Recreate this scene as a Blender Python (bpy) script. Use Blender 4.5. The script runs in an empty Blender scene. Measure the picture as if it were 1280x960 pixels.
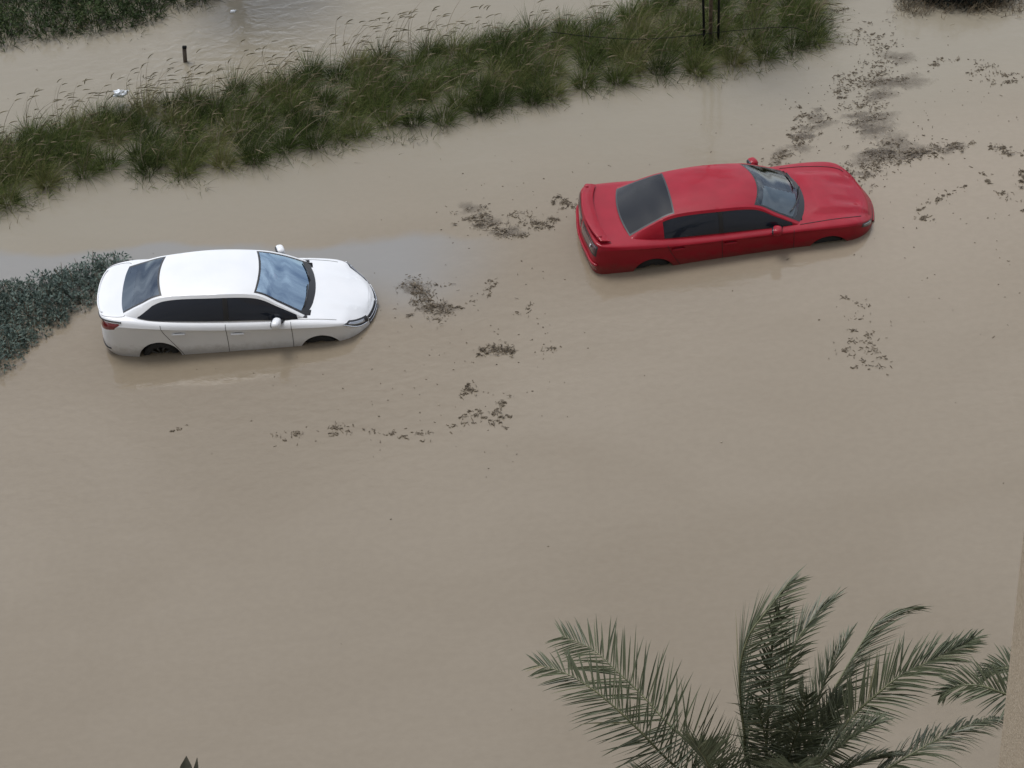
import bpy, bmesh, math, random
import numpy as np
from mathutils import Matrix, Vector

# ------------------------------------------------------------------ camera, sky, sun, exposure
scene = bpy.context.scene
COL = scene.collection
F_PX, PITCH, ROLL, CAM_H = 2850.0, 0.743427, -0.089289, 25.0255
_fw = np.array([0, math.cos(PITCH), -math.sin(PITCH)])
_r = np.array([1.0, 0, 0]); _u = np.cross(_r, _fw)
_c, _s = math.cos(ROLL), math.sin(ROLL)
CR, CU, CF = _c * _r + _s * _u, -_s * _r + _c * _u, _fw
CAM = np.array([0, 0, CAM_H])
cd = bpy.data.cameras.new('camera'); cam = bpy.data.objects.new('camera', cd); COL.objects.link(cam)
cd.sensor_width = 36; cd.lens = F_PX / 1280 * 36; cd.clip_start = 0.1; cd.clip_end = 3000
M = Matrix.Identity(4)
for i in range(3):
    M[i][0], M[i][1], M[i][2], M[i][3] = CR[i], CU[i], -CF[i], CAM[i]
cam.matrix_world = M
scene.camera = cam

SUN_EL, SUN_AZ = math.radians(67), math.radians(-34)       # azimuth from +Y towards +X
world = bpy.data.worlds.new('World'); scene.world = world; world.use_nodes = True
wn, wl = world.node_tree.nodes, world.node_tree.links
bg = wn['Background']; bg.inputs['Strength'].default_value = 0.15
sky = wn.new('ShaderNodeTexSky'); sky.sky_type = 'NISHITA'; sky.sun_disc = False
sky.sun_elevation = SUN_EL; sky.sun_rotation = SUN_AZ
sky.air_density = 1.0; sky.dust_density = 1.0; sky.ozone_density = 1.0
hs = wn.new('ShaderNodeHueSaturation'); hs.inputs['Saturation'].default_value = 0.28
wl.new(sky.outputs[0], hs.inputs['Color'])
tc = wn.new('ShaderNodeTexCoord'); mp = wn.new('ShaderNodeMapping'); mp.inputs['Scale'].default_value = (1, 1, 2.2)
nz = wn.new('ShaderNodeTexNoise'); nz.inputs['Scale'].default_value = 2.7; nz.inputs['Detail'].default_value = 6
nz.inputs['Roughness'].default_value = 0.55
wl.new(tc.outputs['Generated'], mp.inputs[0]); wl.new(mp.outputs[0], nz.inputs['Vector'])
rp = wn.new('ShaderNodeValToRGB'); rp.color_ramp.elements[0].position = 0.36; rp.color_ramp.elements[1].position = 0.66
rp.color_ramp.elements[0].color = (0.50, 0.55, 0.66, 1); rp.color_ramp.elements[1].color = (1.5, 1.48, 1.44, 1)
wl.new(nz.outputs['Fac'], rp.inputs[0])
mx = wn.new('ShaderNodeMixRGB'); mx.blend_type = 'MULTIPLY'; mx.inputs[0].default_value = 1
wl.new(hs.outputs[0], mx.inputs[1]); wl.new(rp.outputs[0], mx.inputs[2])
# an overcast sky is about three times brighter overhead than at the horizon
sp_ = wn.new('ShaderNodeSeparateXYZ'); wl.new(tc.outputs['Generated'], sp_.inputs[0])
zm = wn.new('ShaderNodeMapRange'); zm.inputs[1].default_value = 0; zm.inputs[2].default_value = 1; zm.inputs[3].default_value = 1.15; zm.inputs[4].default_value = 1.65
wl.new(sp_.outputs['Z'], zm.inputs[0])
mx2 = wn.new('ShaderNodeMixRGB'); mx2.blend_type = 'MULTIPLY'; mx2.inputs[0].default_value = 1
wl.new(mx.outputs[0], mx2.inputs[1]); wl.new(zm.outputs[0], mx2.inputs[2]); wl.new(mx2.outputs[0], bg.inputs['Color'])

sd = bpy.data.lights.new('sun', 'SUN'); sun = bpy.data.objects.new('sun', sd); COL.objects.link(sun)
sd.energy = 1.5; sd.angle = math.radians(22); sd.color = (1.0, 0.97, 0.93)
sv = Vector((math.sin(SUN_AZ) * math.cos(SUN_EL), math.cos(SUN_AZ) * math.cos(SUN_EL), math.sin(SUN_EL)))
sun.rotation_euler = (-sv).to_track_quat('-Z', 'Y').to_euler()
scene.cycles.caustics_reflective = False; scene.cycles.caustics_refractive = False
vs = scene.view_settings
vs.view_transform = 'Standard'; vs.look = 'None'; vs.gamma = 1; vs.use_curve_mapping = False; vs.exposure = 0.17
scene.display_settings.display_device = 'sRGB'

# ------------------------------------------------------------------ helpers
def px(x, y, z=0.0):
    """point at height z seen at pixel (x, y) of the 1280x960 photograph"""
    d = CF + (x - 640) / F_PX * CR - (y - 480) / F_PX * CU
    return CAM + d * ((z - CAM_H) / d[2])

def pxd(x, y, depth):
    return CAM + depth * (CF + (x - 640) / F_PX * CR - (y - 480) / F_PX * CU)

def tag(o, label=None, cat=None, group=None, kind=None):
    if label: o['label'] = label
    if cat: o['category'] = cat
    if group: o['group'] = group
    if kind: o['kind'] = kind
    return o

def empty(name, loc=(0, 0, 0), parent=None):
    o = bpy.data.objects.new(name, None); COL.objects.link(o); o.location = loc
    o.empty_display_size = 0.3
    if parent: o.parent = parent
    return o

def mesh_obj(name, verts, faces, mats, parent=None, smooth=True, midx=None, attr=None):
    """verts (n,3); faces list of tuples or (m,4) array"""
    me = bpy.data.meshes.new(name)
    verts = np.asarray(verts, dtype=np.float64)
    if isinstance(faces, np.ndarray):
        n, k = faces.shape
        me.vertices.add(len(verts)); me.vertices.foreach_set('co', verts.ravel())
        me.loops.add(n * k); me.loops.foreach_set('vertex_index', faces.ravel().astype(np.int32))
        me.polygons.add(n); me.polygons.foreach_set('loop_start', np.arange(0, n * k, k, dtype=np.int32))
        me.polygons.foreach_set('loop_total', np.full(n, k, dtype=np.int32))
    else:
        me.from_pydata(verts.tolist(), [], faces)
    if not isinstance(mats, (list, tuple)): mats = [mats]
    for m in mats: me.materials.append(m)
    if midx is not None: me.polygons.foreach_set('material_index', np.asarray(midx, dtype=np.int32))
    me.update(calc_edges=True); me.validate()
    me.polygons.foreach_set('use_smooth', np.full(len(me.polygons), smooth, dtype=bool))
    if attr is not None:
        a = me.attributes.new('tint', 'FLOAT', 'POINT'); a.data.foreach_set('value', np.asarray(attr, dtype=np.float32))
    o = bpy.data.objects.new(name, me); COL.objects.link(o)
    if parent: o.parent = parent
    return o

def muddy(m, z0, z1, col=(.20, .165, .12), amt=.4):
    """splashed mud with a ragged upper edge, by height on the body"""
    n, l, b = nodes(m)
    src = b.inputs['Base Color'].links[0].from_socket
    t = n.new('ShaderNodeTexCoord'); sp = n.new('ShaderNodeSeparateXYZ'); l.new(t.outputs['Object'], sp.inputs[0])
    z = n.new('ShaderNodeTexNoise'); z.inputs['Scale'].default_value = 7; z.inputs['Detail'].default_value = 8; z.inputs['Roughness'].default_value = .7
    l.new(t.outputs['Object'], z.inputs['Vector'])
    a = n.new('ShaderNodeMath'); a.operation = 'MULTIPLY_ADD'; a.inputs[1].default_value = .34; l.new(z.outputs['Fac'], a.inputs[0]); l.new(sp.outputs['Z'], a.inputs[2])
    r = n.new('ShaderNodeMapRange'); r.inputs[1].default_value = z0 + .17; r.inputs[2].default_value = z1 + .17; r.inputs[3].default_value = amt; r.inputs[4].default_value = 0
    l.new(a.outputs[0], r.inputs[0])
    x = n.new('ShaderNodeMixRGB'); l.new(r.outputs[0], x.inputs[0]); l.new(src, x.inputs[1]); x.inputs[2].default_value = (*col, 1); l.new(x.outputs[0], b.inputs['Base Color'])

class MB:
    """collects shapes, builds ONE mesh object"""
    def __init__(s): s.v, s.f, s.m = [], [], []
    def add(s, v, f, m=0):
        o = len(s.v); s.v += [tuple(p) for p in v]; s.f += [tuple(i + o for i in q) for q in f]; s.m += [m] * len(f); return s
    def box(s, c, size, m=0, rot=None, bev=0.0):
        bm = bmesh.new(); bmesh.ops.create_cube(bm, size=1)
        for v in bm.verts: v.co = Vector((v.co.x * size[0], v.co.y * size[1], v.co.z * size[2]))
        if bev: bmesh.ops.bevel(bm, geom=bm.edges[:], offset=bev, segments=2, affect='EDGES')
        bm.verts.index_update()
        R = rot or Matrix.Identity(3)
        v = [R @ w.co + Vector(c) for w in bm.verts]; f = [[w.index for w in q.verts] for q in bm.faces]; bm.free()
        return s.add(v, f, m)
    def tube(s, pts, rad, n=6, m=0, cap=True):
        pts = [Vector(p) for p in pts]
        rad = rad if hasattr(rad, '__len__') else [rad] * len(pts)
        v, f = [], []
        up = None
        for i, p in enumerate(pts):
            t = (pts[min(i + 1, len(pts) - 1)] - pts[max(i - 1, 0)]).normalized()
            if up is None: up = Vector((0, 0, 1)) if abs(t.z) < .9 else Vector((1, 0, 0))
            a = t.cross(up)
            a = a.normalized() if a.length > 1e-6 else t.orthogonal().normalized()
            b = a.cross(t); up = b
            for k in range(n):
                w = 2 * math.pi * k / n
                v.append(p + (a * math.cos(w) + b * math.sin(w)) * rad[i])
        for i in range(len(pts) - 1):
            for k in range(n):
                f.append((i * n + k, i * n + (k + 1) % n, (i + 1) * n + (k + 1) % n, (i + 1) * n + k))
        if cap:
            f.append(tuple(range(n))[::-1]); f.append(tuple((len(pts) - 1) * n + k for k in range(n)))
        return s.add(v, f, m)
    def ellipsoid(s, c, r, m=0, rot=None, n=14, e=1.0):
        v, f = [], []
        R = rot or Matrix.Identity(3)
        sg = lambda x: math.copysign(abs(x) ** e, x)
        for i in range(n + 1):
            a = -math.pi / 2 + math.pi * i / n
            for k in range(2 * n):
                b = math.pi * k / n
                v.append(R @ Vector((r[0] * sg(math.cos(a)) * sg(math.cos(b)), r[1] * sg(math.cos(a)) * sg(math.sin(b)), r[2] * sg(math.sin(a)))) + Vector(c))
        for i in range(n):
            for k in range(2 * n):
                f.append((i * 2 * n + k, i * 2 * n + (k + 1) % (2 * n), (i + 1) * 2 * n + (k + 1) % (2 * n), (i + 1) * 2 * n + k))
        return s.add(v, f, m)
    def grid(s, P, m=0, flip=False):
        P = np.asarray(P); a, b = P.shape[:2]
        f = []
        for i in range(a - 1):
            for k in range(b - 1):
                q = (i * b + k, i * b + k + 1, (i + 1) * b + k + 1, (i + 1) * b + k)
                f.append(q[::-1] if flip else q)
        return s.add(P.reshape(-1, 3).tolist(), f, m)
    def build(s, name, mats, parent=None, smooth=True, weld=0.0):
        o = mesh_obj(name, s.v, s.f, mats, parent, smooth, s.m)
        if weld:
            bm = bmesh.new(); bm.from_mesh(o.data); bmesh.ops.remove_doubles(bm, verts=bm.verts, dist=weld)
            bmesh.ops.recalc_face_normals(bm, faces=bm.faces); bm.to_mesh(o.data); bm.free()
            o.data.polygons.foreach_set('use_smooth', np.full(len(o.data.polygons), smooth, dtype=bool))
        return o

# ------------------------------------------------------------------ materials
def mat(name, col, rough=0.5, metal=0.0, coat=0.0, coat_rough=0.03, ior=1.5, spec=0.5, emit=None):
    m = bpy.data.materials.new(name); m.use_nodes = True
    b = m.node_tree.nodes['Principled BSDF']
    b.inputs['Base Color'].default_value = (*col, 1); b.inputs['Roughness'].default_value = rough
    b.inputs['Metallic'].default_value = metal; b.inputs['Coat Weight'].default_value = coat
    b.inputs['Coat Roughness'].default_value = coat_rough; b.inputs['IOR'].default_value = ior
    b.inputs['Specular IOR Level'].default_value = spec
    return m

def nodes(m): return m.node_tree.nodes, m.node_tree.links, m.node_tree.nodes['Principled BSDF']

def noisy(m, c1, c2, scale=5.0, detail=5, bump=0.0, bscale=None, rough=None, stretch=(1, 1, 1)):
    n, l, b = nodes(m)
    t = n.new('ShaderNodeTexCoord'); mp = n.new('ShaderNodeMapping'); mp.inputs['Scale'].default_value = stretch
    l.new(t.outputs['Object'], mp.inputs[0])
    z = n.new('ShaderNodeTexNoise'); z.inputs['Scale'].default_value = scale; z.inputs['Detail'].default_value = detail
    l.new(mp.outputs[0], z.inputs['Vector'])
    r = n.new('ShaderNodeValToRGB'); r.color_ramp.elements[0].position = .35; r.color_ramp.elements[1].position = .65
    r.color_ramp.elements[0].color = (*c1, 1); r.color_ramp.elements[1].color = (*c2, 1)
    l.new(z.outputs['Fac'], r.inputs[0]); l.new(r.outputs[0], b.inputs['Base Color'])
    if bump:
        z2 = n.new('ShaderNodeTexNoise'); z2.inputs['Scale'].default_value = bscale or scale * 4; z2.inputs['Detail'].default_value = 6
        l.new(mp.outputs[0], z2.inputs['Vector'])
        bp = n.new('ShaderNodeBump'); bp.inputs['Strength'].default_value = 1; bp.inputs['Distance'].default_value = bump
        l.new(z2.outputs['Fac'], bp.inputs['Height']); l.new(bp.outputs[0], b.inputs['Normal'])
    return m

def tinted(name, stops, rough=0.6, spec=0.3, transl=0.0):
    """leaf material: every blade picks its own colour from a ramp by its 'tint' value"""
    m = mat(name, (.05, .07, .03), rough, spec=spec)
    n, l, b = nodes(m)
    a = n.new('ShaderNodeAttribute'); a.attribute_name = 'tint'
    r = n.new('ShaderNodeValToRGB'); r.color_ramp.elements.remove(r.color_ramp.elements[0])
    for i, (p, c) in enumerate(stops):
        e = r.color_ramp.elements[0] if i == 0 else r.color_ramp.elements.new(p)
        e.position = p; e.color = (*c, 1)
    l.new(a.outputs['Fac'], r.inputs[0]); l.new(r.outputs[0], b.inputs['Base Color'])
    if transl:
        tr = n.new('ShaderNodeBsdfTranslucent'); ms = n.new('ShaderNodeMixShader'); ms.inputs[0].default_value = transl
        l.new(r.outputs[0], tr.inputs['Color']); l.new(b.outputs[0], ms.inputs[1]); l.new(tr.outputs[0], ms.inputs[2])
        l.new(ms.outputs[0], n['Material Output'].inputs['Surface'])
    return m

def glass_mat(name, tint, rough=0.02, ior=1.7, floor=0.0, gl=(.9, .95, 1)):
    m = bpy.data.materials.new(name); m.use_nodes = True
    n, l = m.node_tree.nodes, m.node_tree.links
    n.remove(n['Principled BSDF'])
    t = n.new('ShaderNodeBsdfTransparent'); t.inputs['Color'].default_value = (*tint, 1)
    g = n.new('ShaderNodeBsdfGlossy'); g.inputs['Roughness'].default_value = rough; g.inputs['Color'].default_value = (*gl, 1)
    f = n.new('ShaderNodeFresnel'); f.inputs['IOR'].default_value = ior
    x = n.new('ShaderNodeMixShader')
    mm = n.new('ShaderNodeMath'); mm.operation = 'MAXIMUM'; mm.inputs[1].default_value = floor; l.new(f.outputs[0], mm.inputs[0])
    l.new(mm.outputs[0], x.inputs[0]); l.new(t.outputs[0], x.inputs[1]); l.new(g.outputs[0], x.inputs[2])
    l.new(x.outputs[0], n['Material Output'].inputs['Surface'])
    return m

# ------------------------------------------------------------------ water
def water_material():
    m = mat('muddy_water', (.3, .25, .2), 0.10, ior=1.38)
    n, l, b = nodes(m)
    t = n.new('ShaderNodeTexCoord')
    def nse(scale, detail=4, stretch=(1, 1, 1), rot=0.0, dist=0.0):
        mp = n.new('ShaderNodeMapping'); mp.inputs['Scale'].default_value = stretch; mp.inputs['Rotation'].default_value = (0, 0, rot)
        l.new(t.outputs['Object'], mp.inputs[0])
        z = n.new('ShaderNodeTexNoise'); z.inputs['Scale'].default_value = scale; z.inputs['Detail'].default_value = detail
        z.inputs['Distortion'].default_value = dist
        l.new(mp.outputs[0], z.inputs['Vector']); return z.outputs['Fac']
    def ramp(fac, p0, c0, p1, c1):
        r = n.new('ShaderNodeValToRGB'); r.color_ramp.interpolation = 'EASE'
        r.color_ramp.elements[0].position, r.color_ramp.elements[1].position = p0, p1
        r.color_ramp.elements[0].color, r.color_ramp.elements[1].color = (*c0, 1), (*c1, 1)
        l.new(fac, r.inputs[0]); return r.outputs[0]
    def mix(fac, a, c, mode='MIX'):
        x = n.new('ShaderNodeMixRGB'); x.blend_type = mode
        if isinstance(fac, float): x.inputs[0].default_value = fac
        else: l.new(fac, x.inputs[0])
        for k, v in ((1, a), (2, c)):
            if isinstance(v, tuple): x.inputs[k].default_value = (*v, 1)
            else: l.new(v, x.inputs[k])
        return x.outputs[0]
    big = ramp(nse(0.16, 3, (1, 1.6, 1), .1, .4), .35, (.212, .174, .125), .68, (.232, .193, .142))
    streak = ramp(nse(0.9, 5, (.35, 1.5, 1), .15, .8), .42, (.993, .992, .99), .62, (1.007, 1.007, 1.007))
    fine = ramp(nse(7, 7, (1, 1.3, 1)), .3, (.976, .975, .973), .7, (1.02, 1.021, 1.023))
    col = mix(1.0, mix(1.0, big, streak, 'MULTIPLY'), fine, 'MULTIPLY')
    # building shade painted into the colour, paler towards the far side
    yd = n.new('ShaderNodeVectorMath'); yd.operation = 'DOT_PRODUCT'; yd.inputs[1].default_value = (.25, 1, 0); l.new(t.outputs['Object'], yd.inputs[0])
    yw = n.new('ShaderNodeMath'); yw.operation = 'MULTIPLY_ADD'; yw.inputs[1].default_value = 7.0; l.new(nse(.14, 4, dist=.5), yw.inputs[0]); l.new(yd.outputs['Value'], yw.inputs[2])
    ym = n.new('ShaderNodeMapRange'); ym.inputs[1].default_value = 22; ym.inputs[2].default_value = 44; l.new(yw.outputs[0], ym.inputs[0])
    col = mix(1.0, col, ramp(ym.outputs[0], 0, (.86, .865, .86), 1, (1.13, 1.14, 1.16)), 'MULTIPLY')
    # clearer olive water filtered by the grass strip, fading out on both sides
    g0, g1 = px(0, 215), px(1030, 40); gv = g1 - g0; gv /= np.linalg.norm(gv); gn = np.array([-gv[1], gv[0], 0])
    gd = n.new('ShaderNodeVectorMath'); gd.operation = 'DOT_PRODUCT'; gd.inputs[1].default_value = tuple(gn); l.new(t.outputs['Object'], gd.inputs[0])
    gw = n.new('ShaderNodeMath'); gw.operation = 'MULTIPLY_ADD'; gw.inputs[1].default_value = 3.0; l.new(nse(.35, 4), gw.inputs[0]); l.new(gd.outputs['Value'], gw.inputs[2])
    gm = n.new('ShaderNodeMapRange'); gm.interpolation_type = 'SMOOTHSTEP'; q0 = float(g0 @ gn) + 1.5
    gm.inputs[1].default_value = q0 - 5.5; gm.inputs[2].default_value = q0 - .8; gm.inputs[3].default_value = 0; gm.inputs[4].default_value = .8
    l.new(gw.outputs[0], gm.inputs[0])
    col = mix(gm.outputs[0], col, mix(1.0, (.232, .210, .160), streak, 'MULTIPLY'))
    # sheen painted into the colour: a greyer band along the row of parked cars
    p0, p1 = px(-40, 352), px(640, 338)
    dv = p1 - p0; dv /= np.linalg.norm(dv); nv = np.array([-dv[1], dv[0], 0])
    dot = n.new('ShaderNodeVectorMath'); dot.operation = 'DOT_PRODUCT'; dot.inputs[1].default_value = tuple(nv)
    l.new(t.outputs['Object'], dot.inputs[0])
    dot2 = n.new('ShaderNodeVectorMath'); dot2.operation = 'DOT_PRODUCT'; dot2.inputs[1].default_value = tuple(dv)
    l.new(t.outputs['Object'], dot2.inputs[0])
    warp = n.new('ShaderNodeMath'); warp.operation = 'MULTIPLY_ADD'; warp.inputs[1].default_value = 1.3
    l.new(nse(0.55, 3), warp.inputs[0]); l.new(dot.outputs['Value'], warp.inputs[2])
    mr = n.new('ShaderNodeMapRange'); mr.interpolation_type = 'SMOOTHSTEP'
    d0 = float(p0 @ nv) + .65
    mr.inputs[1].default_value = d0 - 1.5; mr.inputs[2].default_value = d0 + .2
    l.new(warp.outputs[0], mr.inputs[0])
    mr2 = n.new('ShaderNodeMapRange'); mr2.interpolation_type = 'SMOOTHSTEP'
    mr2.inputs[1].default_value = d0 + .7; mr2.inputs[2].default_value = d0 + 1.0; mr2.inputs[3].default_value = 1; mr2.inputs[4].default_value = 0
    l.new(warp.outputs[0], mr2.inputs[0])
    mr3 = n.new('ShaderNodeMapRange'); mr3.interpolation_type = 'SMOOTHSTEP'
    e0 = float(p1 @ dv)
    mr3.inputs[1].default_value = e0 - 2.2; mr3.inputs[2].default_value = e0 + .4; mr3.inputs[3].default_value = 1; mr3.inputs[4].default_value = 0
    l.new(dot2.outputs['Value'], mr3.inputs[0])
    a1 = n.new('ShaderNodeMath'); a1.operation = 'MULTIPLY'; l.new(mr.outputs[0], a1.inputs[0]); l.new(mr2.outputs[0], a1.inputs[1])
    a2 = n.new('ShaderNodeMath'); a2.operation = 'MULTIPLY'; l.new(a1.outputs[0], a2.inputs[0]); l.new(mr3.outputs[0], a2.inputs[1])
    a3 = n.new('ShaderNodeMath'); a3.operation = 'MULTIPLY'; l.new(a2.outputs[0], a3.inputs[0]); a3.inputs[1].default_value = .9
    col = mix(a3.outputs[0], col, (.220, .216, .204))
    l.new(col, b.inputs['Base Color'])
    # ripples: long low wavelets and rain-pocked fine texture
    h1, h2 = nse(2.2, 3, (.8, 1.5, 1), .2), nse(16, 3, (.8, 1.3, 1), .4)
    b1 = n.new('ShaderNodeBump'); b1.inputs['Distance'].default_value = .0035; l.new(h1, b1.inputs['Height'])
    b2 = n.new('ShaderNodeBump'); b2.inputs['Distance'].default_value = .0005; l.new(h2, b2.inputs['Height']); l.new(b1.outputs[0], b2.inputs['Normal'])
    # ruffled patch in the far channel
    pc = px(300, 42)
    di = n.new('ShaderNodeVectorMath'); di.operation = 'DISTANCE'; di.inputs[1].default_value = tuple(pc); l.new(t.outputs['Object'], di.inputs[0])
    rm = n.new('ShaderNodeMapRange'); rm.interpolation_type = 'SMOOTHSTEP'; rm.inputs[1].default_value = .8; rm.inputs[2].default_value = 4.5; rm.inputs[3].default_value = .03; rm.inputs[4].default_value = .004
    l.new(di.outputs['Value'], rm.inputs[0])
    b3 = n.new('ShaderNodeBump'); l.new(nse(3.2, 3, (1, 1.8, 1), -.5, .5), b3.inputs['Height']); l.new(rm.outputs[0], b3.inputs['Distance']); l.new(b2.outputs[0], b3.inputs['Normal'])
    l.new(b3.outputs[0], b.inputs['Normal'])
    return m

W = 900
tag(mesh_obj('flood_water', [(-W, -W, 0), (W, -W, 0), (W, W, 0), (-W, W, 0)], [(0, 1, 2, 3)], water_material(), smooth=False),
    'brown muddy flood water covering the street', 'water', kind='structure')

# ------------------------------------------------------------------ the building the photograph is taken from
stucco = noisy(mat('beige_stucco', (.4, .33, .25), .9, spec=.2), (.37, .305, .225), (.44, .37, .28), 45, 6, .003, 110)
bld = empty('apartment_building', (0, -6, 0))
tag(bld, 'beige stucco building whose fin wall fills the bottom right corner', 'building')
MB().box((-1, 0, 64), (170, 9.5, 130)).build('unseen_facade', noisy(mat('pale_unseen_facade', (.3, .28, .26), .7), (.32, .31, .295), (.42, .405, .38), .4), bld, False)  # unseen; made tall and wide to block sky light from behind
MB().box((0, 4.83, 27), (9, .14, 20)).build('bounce_wall', stucco, bld, False)  # unseen strip added to bounce light onto the fin wall
e_ = pxd(1261.5, 820, 7.4)
ang = math.atan2(e_[0], e_[1])
fy0, fy1 = -1.2, e_[1]
fin = MB().box((e_[0] + .2 + .012 * (e_[2] - 16), (fy0 + fy1) / 2 + 6, 16), (.4, fy1 - fy0, 34), bev=.012, rot=Matrix.Rotation(-.012, 3, 'Y'))
fin.build('fin_wall', stucco, bld, False)

# ------------------------------------------------------------------ vegetation builders
def blades(rng, roots, dirs, lens, widths, bend, droop, segs=4, taper=1.0, tint=None):
    """grass blades as bent tapering ribbons; every argument is an array over blades"""
    n = len(roots)
    t = np.linspace(0, 1, segs + 1)[None, :, None]
    P = roots[:, None] + dirs[:, None] * (lens[:, None, None] * t) + bend[:, None] * (lens[:, None, None] * t ** 2)
    P[:, :, 2] -= (droop * lens)[:, None] * (t[..., 0] ** 2.4)
    side = np.cross(dirs, rng.normal(size=(n, 3))); side /= np.linalg.norm(side, axis=1)[:, None] + 1e-9
    w = widths[:, None, None] * (1 - .92 * t ** (1.6 * taper)) * .5
    V = np.stack([P - side[:, None] * w, P + side[:, None] * w], 2).reshape(-1, 3)
    k = (segs + 1) * 2
    base = (np.arange(n) * k)[:, None, None]
    j = (np.arange(segs) * 2)[None, :, None]
    Fc = (base + j + np.array([0, 1, 3, 2])[None, None]).reshape(-1, 4)
    T = np.repeat(tint if tint is not None else rng.random(n), k)
    return V, Fc, T

def inside(poly, x, y):
    c = np.zeros(x.shape, bool); n = len(poly)
    for i in range(n):
        (x0, y0), (x1, y1) = poly[i], poly[i - 1]
        m = ((y0 > y) != (y1 > y)) & (x < (x1 - x0) * (y - y0) / (y1 - y0 + 1e-12) + x0)
        c ^= m
    return c

def scatter(rng, poly_px, spacing, tries=6000):
    P = np.array([px(*p)[:2] for p in poly_px]); lo, hi = P.min(0), P.max(0)
    out = []
    for q in lo + rng.random((tries, 2)) * (hi - lo):
        if inside(P, np.array([q[0]]), np.array([q[1]]))[0] and all((q[0] - o[0]) ** 2 + (q[1] - o[1]) ** 2 > spacing ** 2 for o in out):
            out.append(q)
    return np.array(out)

class Soup:
    def __init__(s): s.V, s.F, s.T, s.n = [], [], [], 0
    def add(s, V, Fc, T): s.V.append(V); s.F.append(Fc + s.n); s.T.append(T); s.n += len(V)
    def build(s, name, m, parent=None, smooth=False):
        return mesh_obj(name, np.concatenate(s.V), np.concatenate(s.F), m, parent, smooth, attr=np.concatenate(s.T))

def unit(v): return v / (np.linalg.norm(v, axis=-1, keepdims=True) + 1e-9)

WIND = np.array([.85, .15, 0])
def tussock(rng, soup, c, R, n, lmin, lmax, w=.008, tilt=.55, wind=.16, hue=None):
    a = rng.random(n) * 2 * np.pi; r = R * np.sqrt(rng.random(n))
    out = np.stack([np.cos(a), np.sin(a), np.zeros(n)], 1)
    roots = np.concatenate([c[None, :2] + out[:, :2] * r[:, None], np.full((n, 1), -.04)], 1)
    tl = tilt * np.clip(np.abs(rng.normal(.55, .38, n)), 0, 1.5)
    jig = rng.normal(0, .18, (n, 3)); jig[:, 2] = 0
    d = unit(out * np.sin(tl)[:, None] + np.array([0, 0, 1]) * np.cos(tl)[:, None] + jig)
    L = rng.uniform(lmin, lmax, n)
    bend = out * (.22 * rng.random(n))[:, None] + WIND * (wind * rng.uniform(.3, 1.6, n))[:, None]
    tint = np.clip((hue if hue is not None else .5) + rng.normal(0, .2, n), 0, 1)
    soup.add(*blades(rng, roots, d, L, w * rng.uniform(.6, 1.3, n), bend, .25 + .5 * rng.random(n) * (tl + .25), 4, 1, tint))

def plumes(rng, soup_s, soup_p, c, R, n, h0, h1, out_bias=0.0):
    for _ in range(n):
        a = rng.random() * 2 * np.pi; o = np.array([np.cos(a), np.sin(a), 0])
        root = np.array([c[0], c[1], 0]) + o * R * rng.random()
        L = rng.uniform(h0, h1)
        d = unit(o * rng.uniform(.05, .55) + np.array([0, 0, 1.0]) + WIND * rng.uniform(0, .25))
        bend = WIND * rng.uniform(.15, .5)
        t = np.linspace(0, 1, 9)[:, None]
        P = root + d * L * t + bend * L * t ** 2; P[:, 2] -= L * rng.uniform(.12, .34) * t[:, 0] ** 3
        soup_s.add(*blades(rng, root[None], d[None], np.array([L]), np.array([.008]), bend[None], np.array([.2]), 6, 2.5, np.array([rng.uniform(.35, .8)])))
        # the head: a bristly spindle along the last part of the stalk
        i0 = 6; pts = P[i0:]; pl = rng.uniform(.10, .19)
        t2 = np.linspace(0, 1, 6)
        ax = unit(P[8] - P[7]); drop = np.array([0, 0, -1.0])
        Q = np.array([P[7] + ax * pl * u + drop * pl * .45 * u * u + WIND * pl * .3 * u * u for u in t2])
        rad = .0095 * np.array([.35, .9, 1, .85, .6, .12]) * rng.uniform(.7, 1.2)
        n_ = 5; V = []
        for i in range(6):
            tg = unit(Q[min(i + 1, 5)] - Q[max(i - 1, 0)]); s1 = unit(np.cross(tg, [.3, .2, 1])); s2 = np.cross(tg, s1)
            for k in range(n_):
                w = 2 * np.pi * k / n_; V.append(Q[i] + (s1 * np.cos(w) + s2 * np.sin(w)) * rad[i])
        Fc = np.array([(i * n_ + k, i * n_ + (k + 1) % n_, (i + 1) * n_ + (k + 1) % n_, (i + 1) * n_ + k) for i in range(5) for k in range(n_)])
        soup_p.add(np.array(V), Fc, np.full(len(V), rng.random()))

GRASS = tinted('fountain_grass_blades', [(0, (.034, .050, .016)), (.4, (.066, .094, .026)), (.7, (.118, .148, .044)), (1, (.21, .20, .085))], .75, .12, .25)
DRY = tinted('dry_stalks', [(0, (.10, .075, .05)), (.6, (.21, .17, .115)), (1, (.34, .29, .2))], .8, .2)
PLUME = tinted('seed_heads', [(0, (.08, .07, .04)), (.5, (.125, .108, .065)), (1, (.22, .19, .12))], .9, .1)

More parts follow.
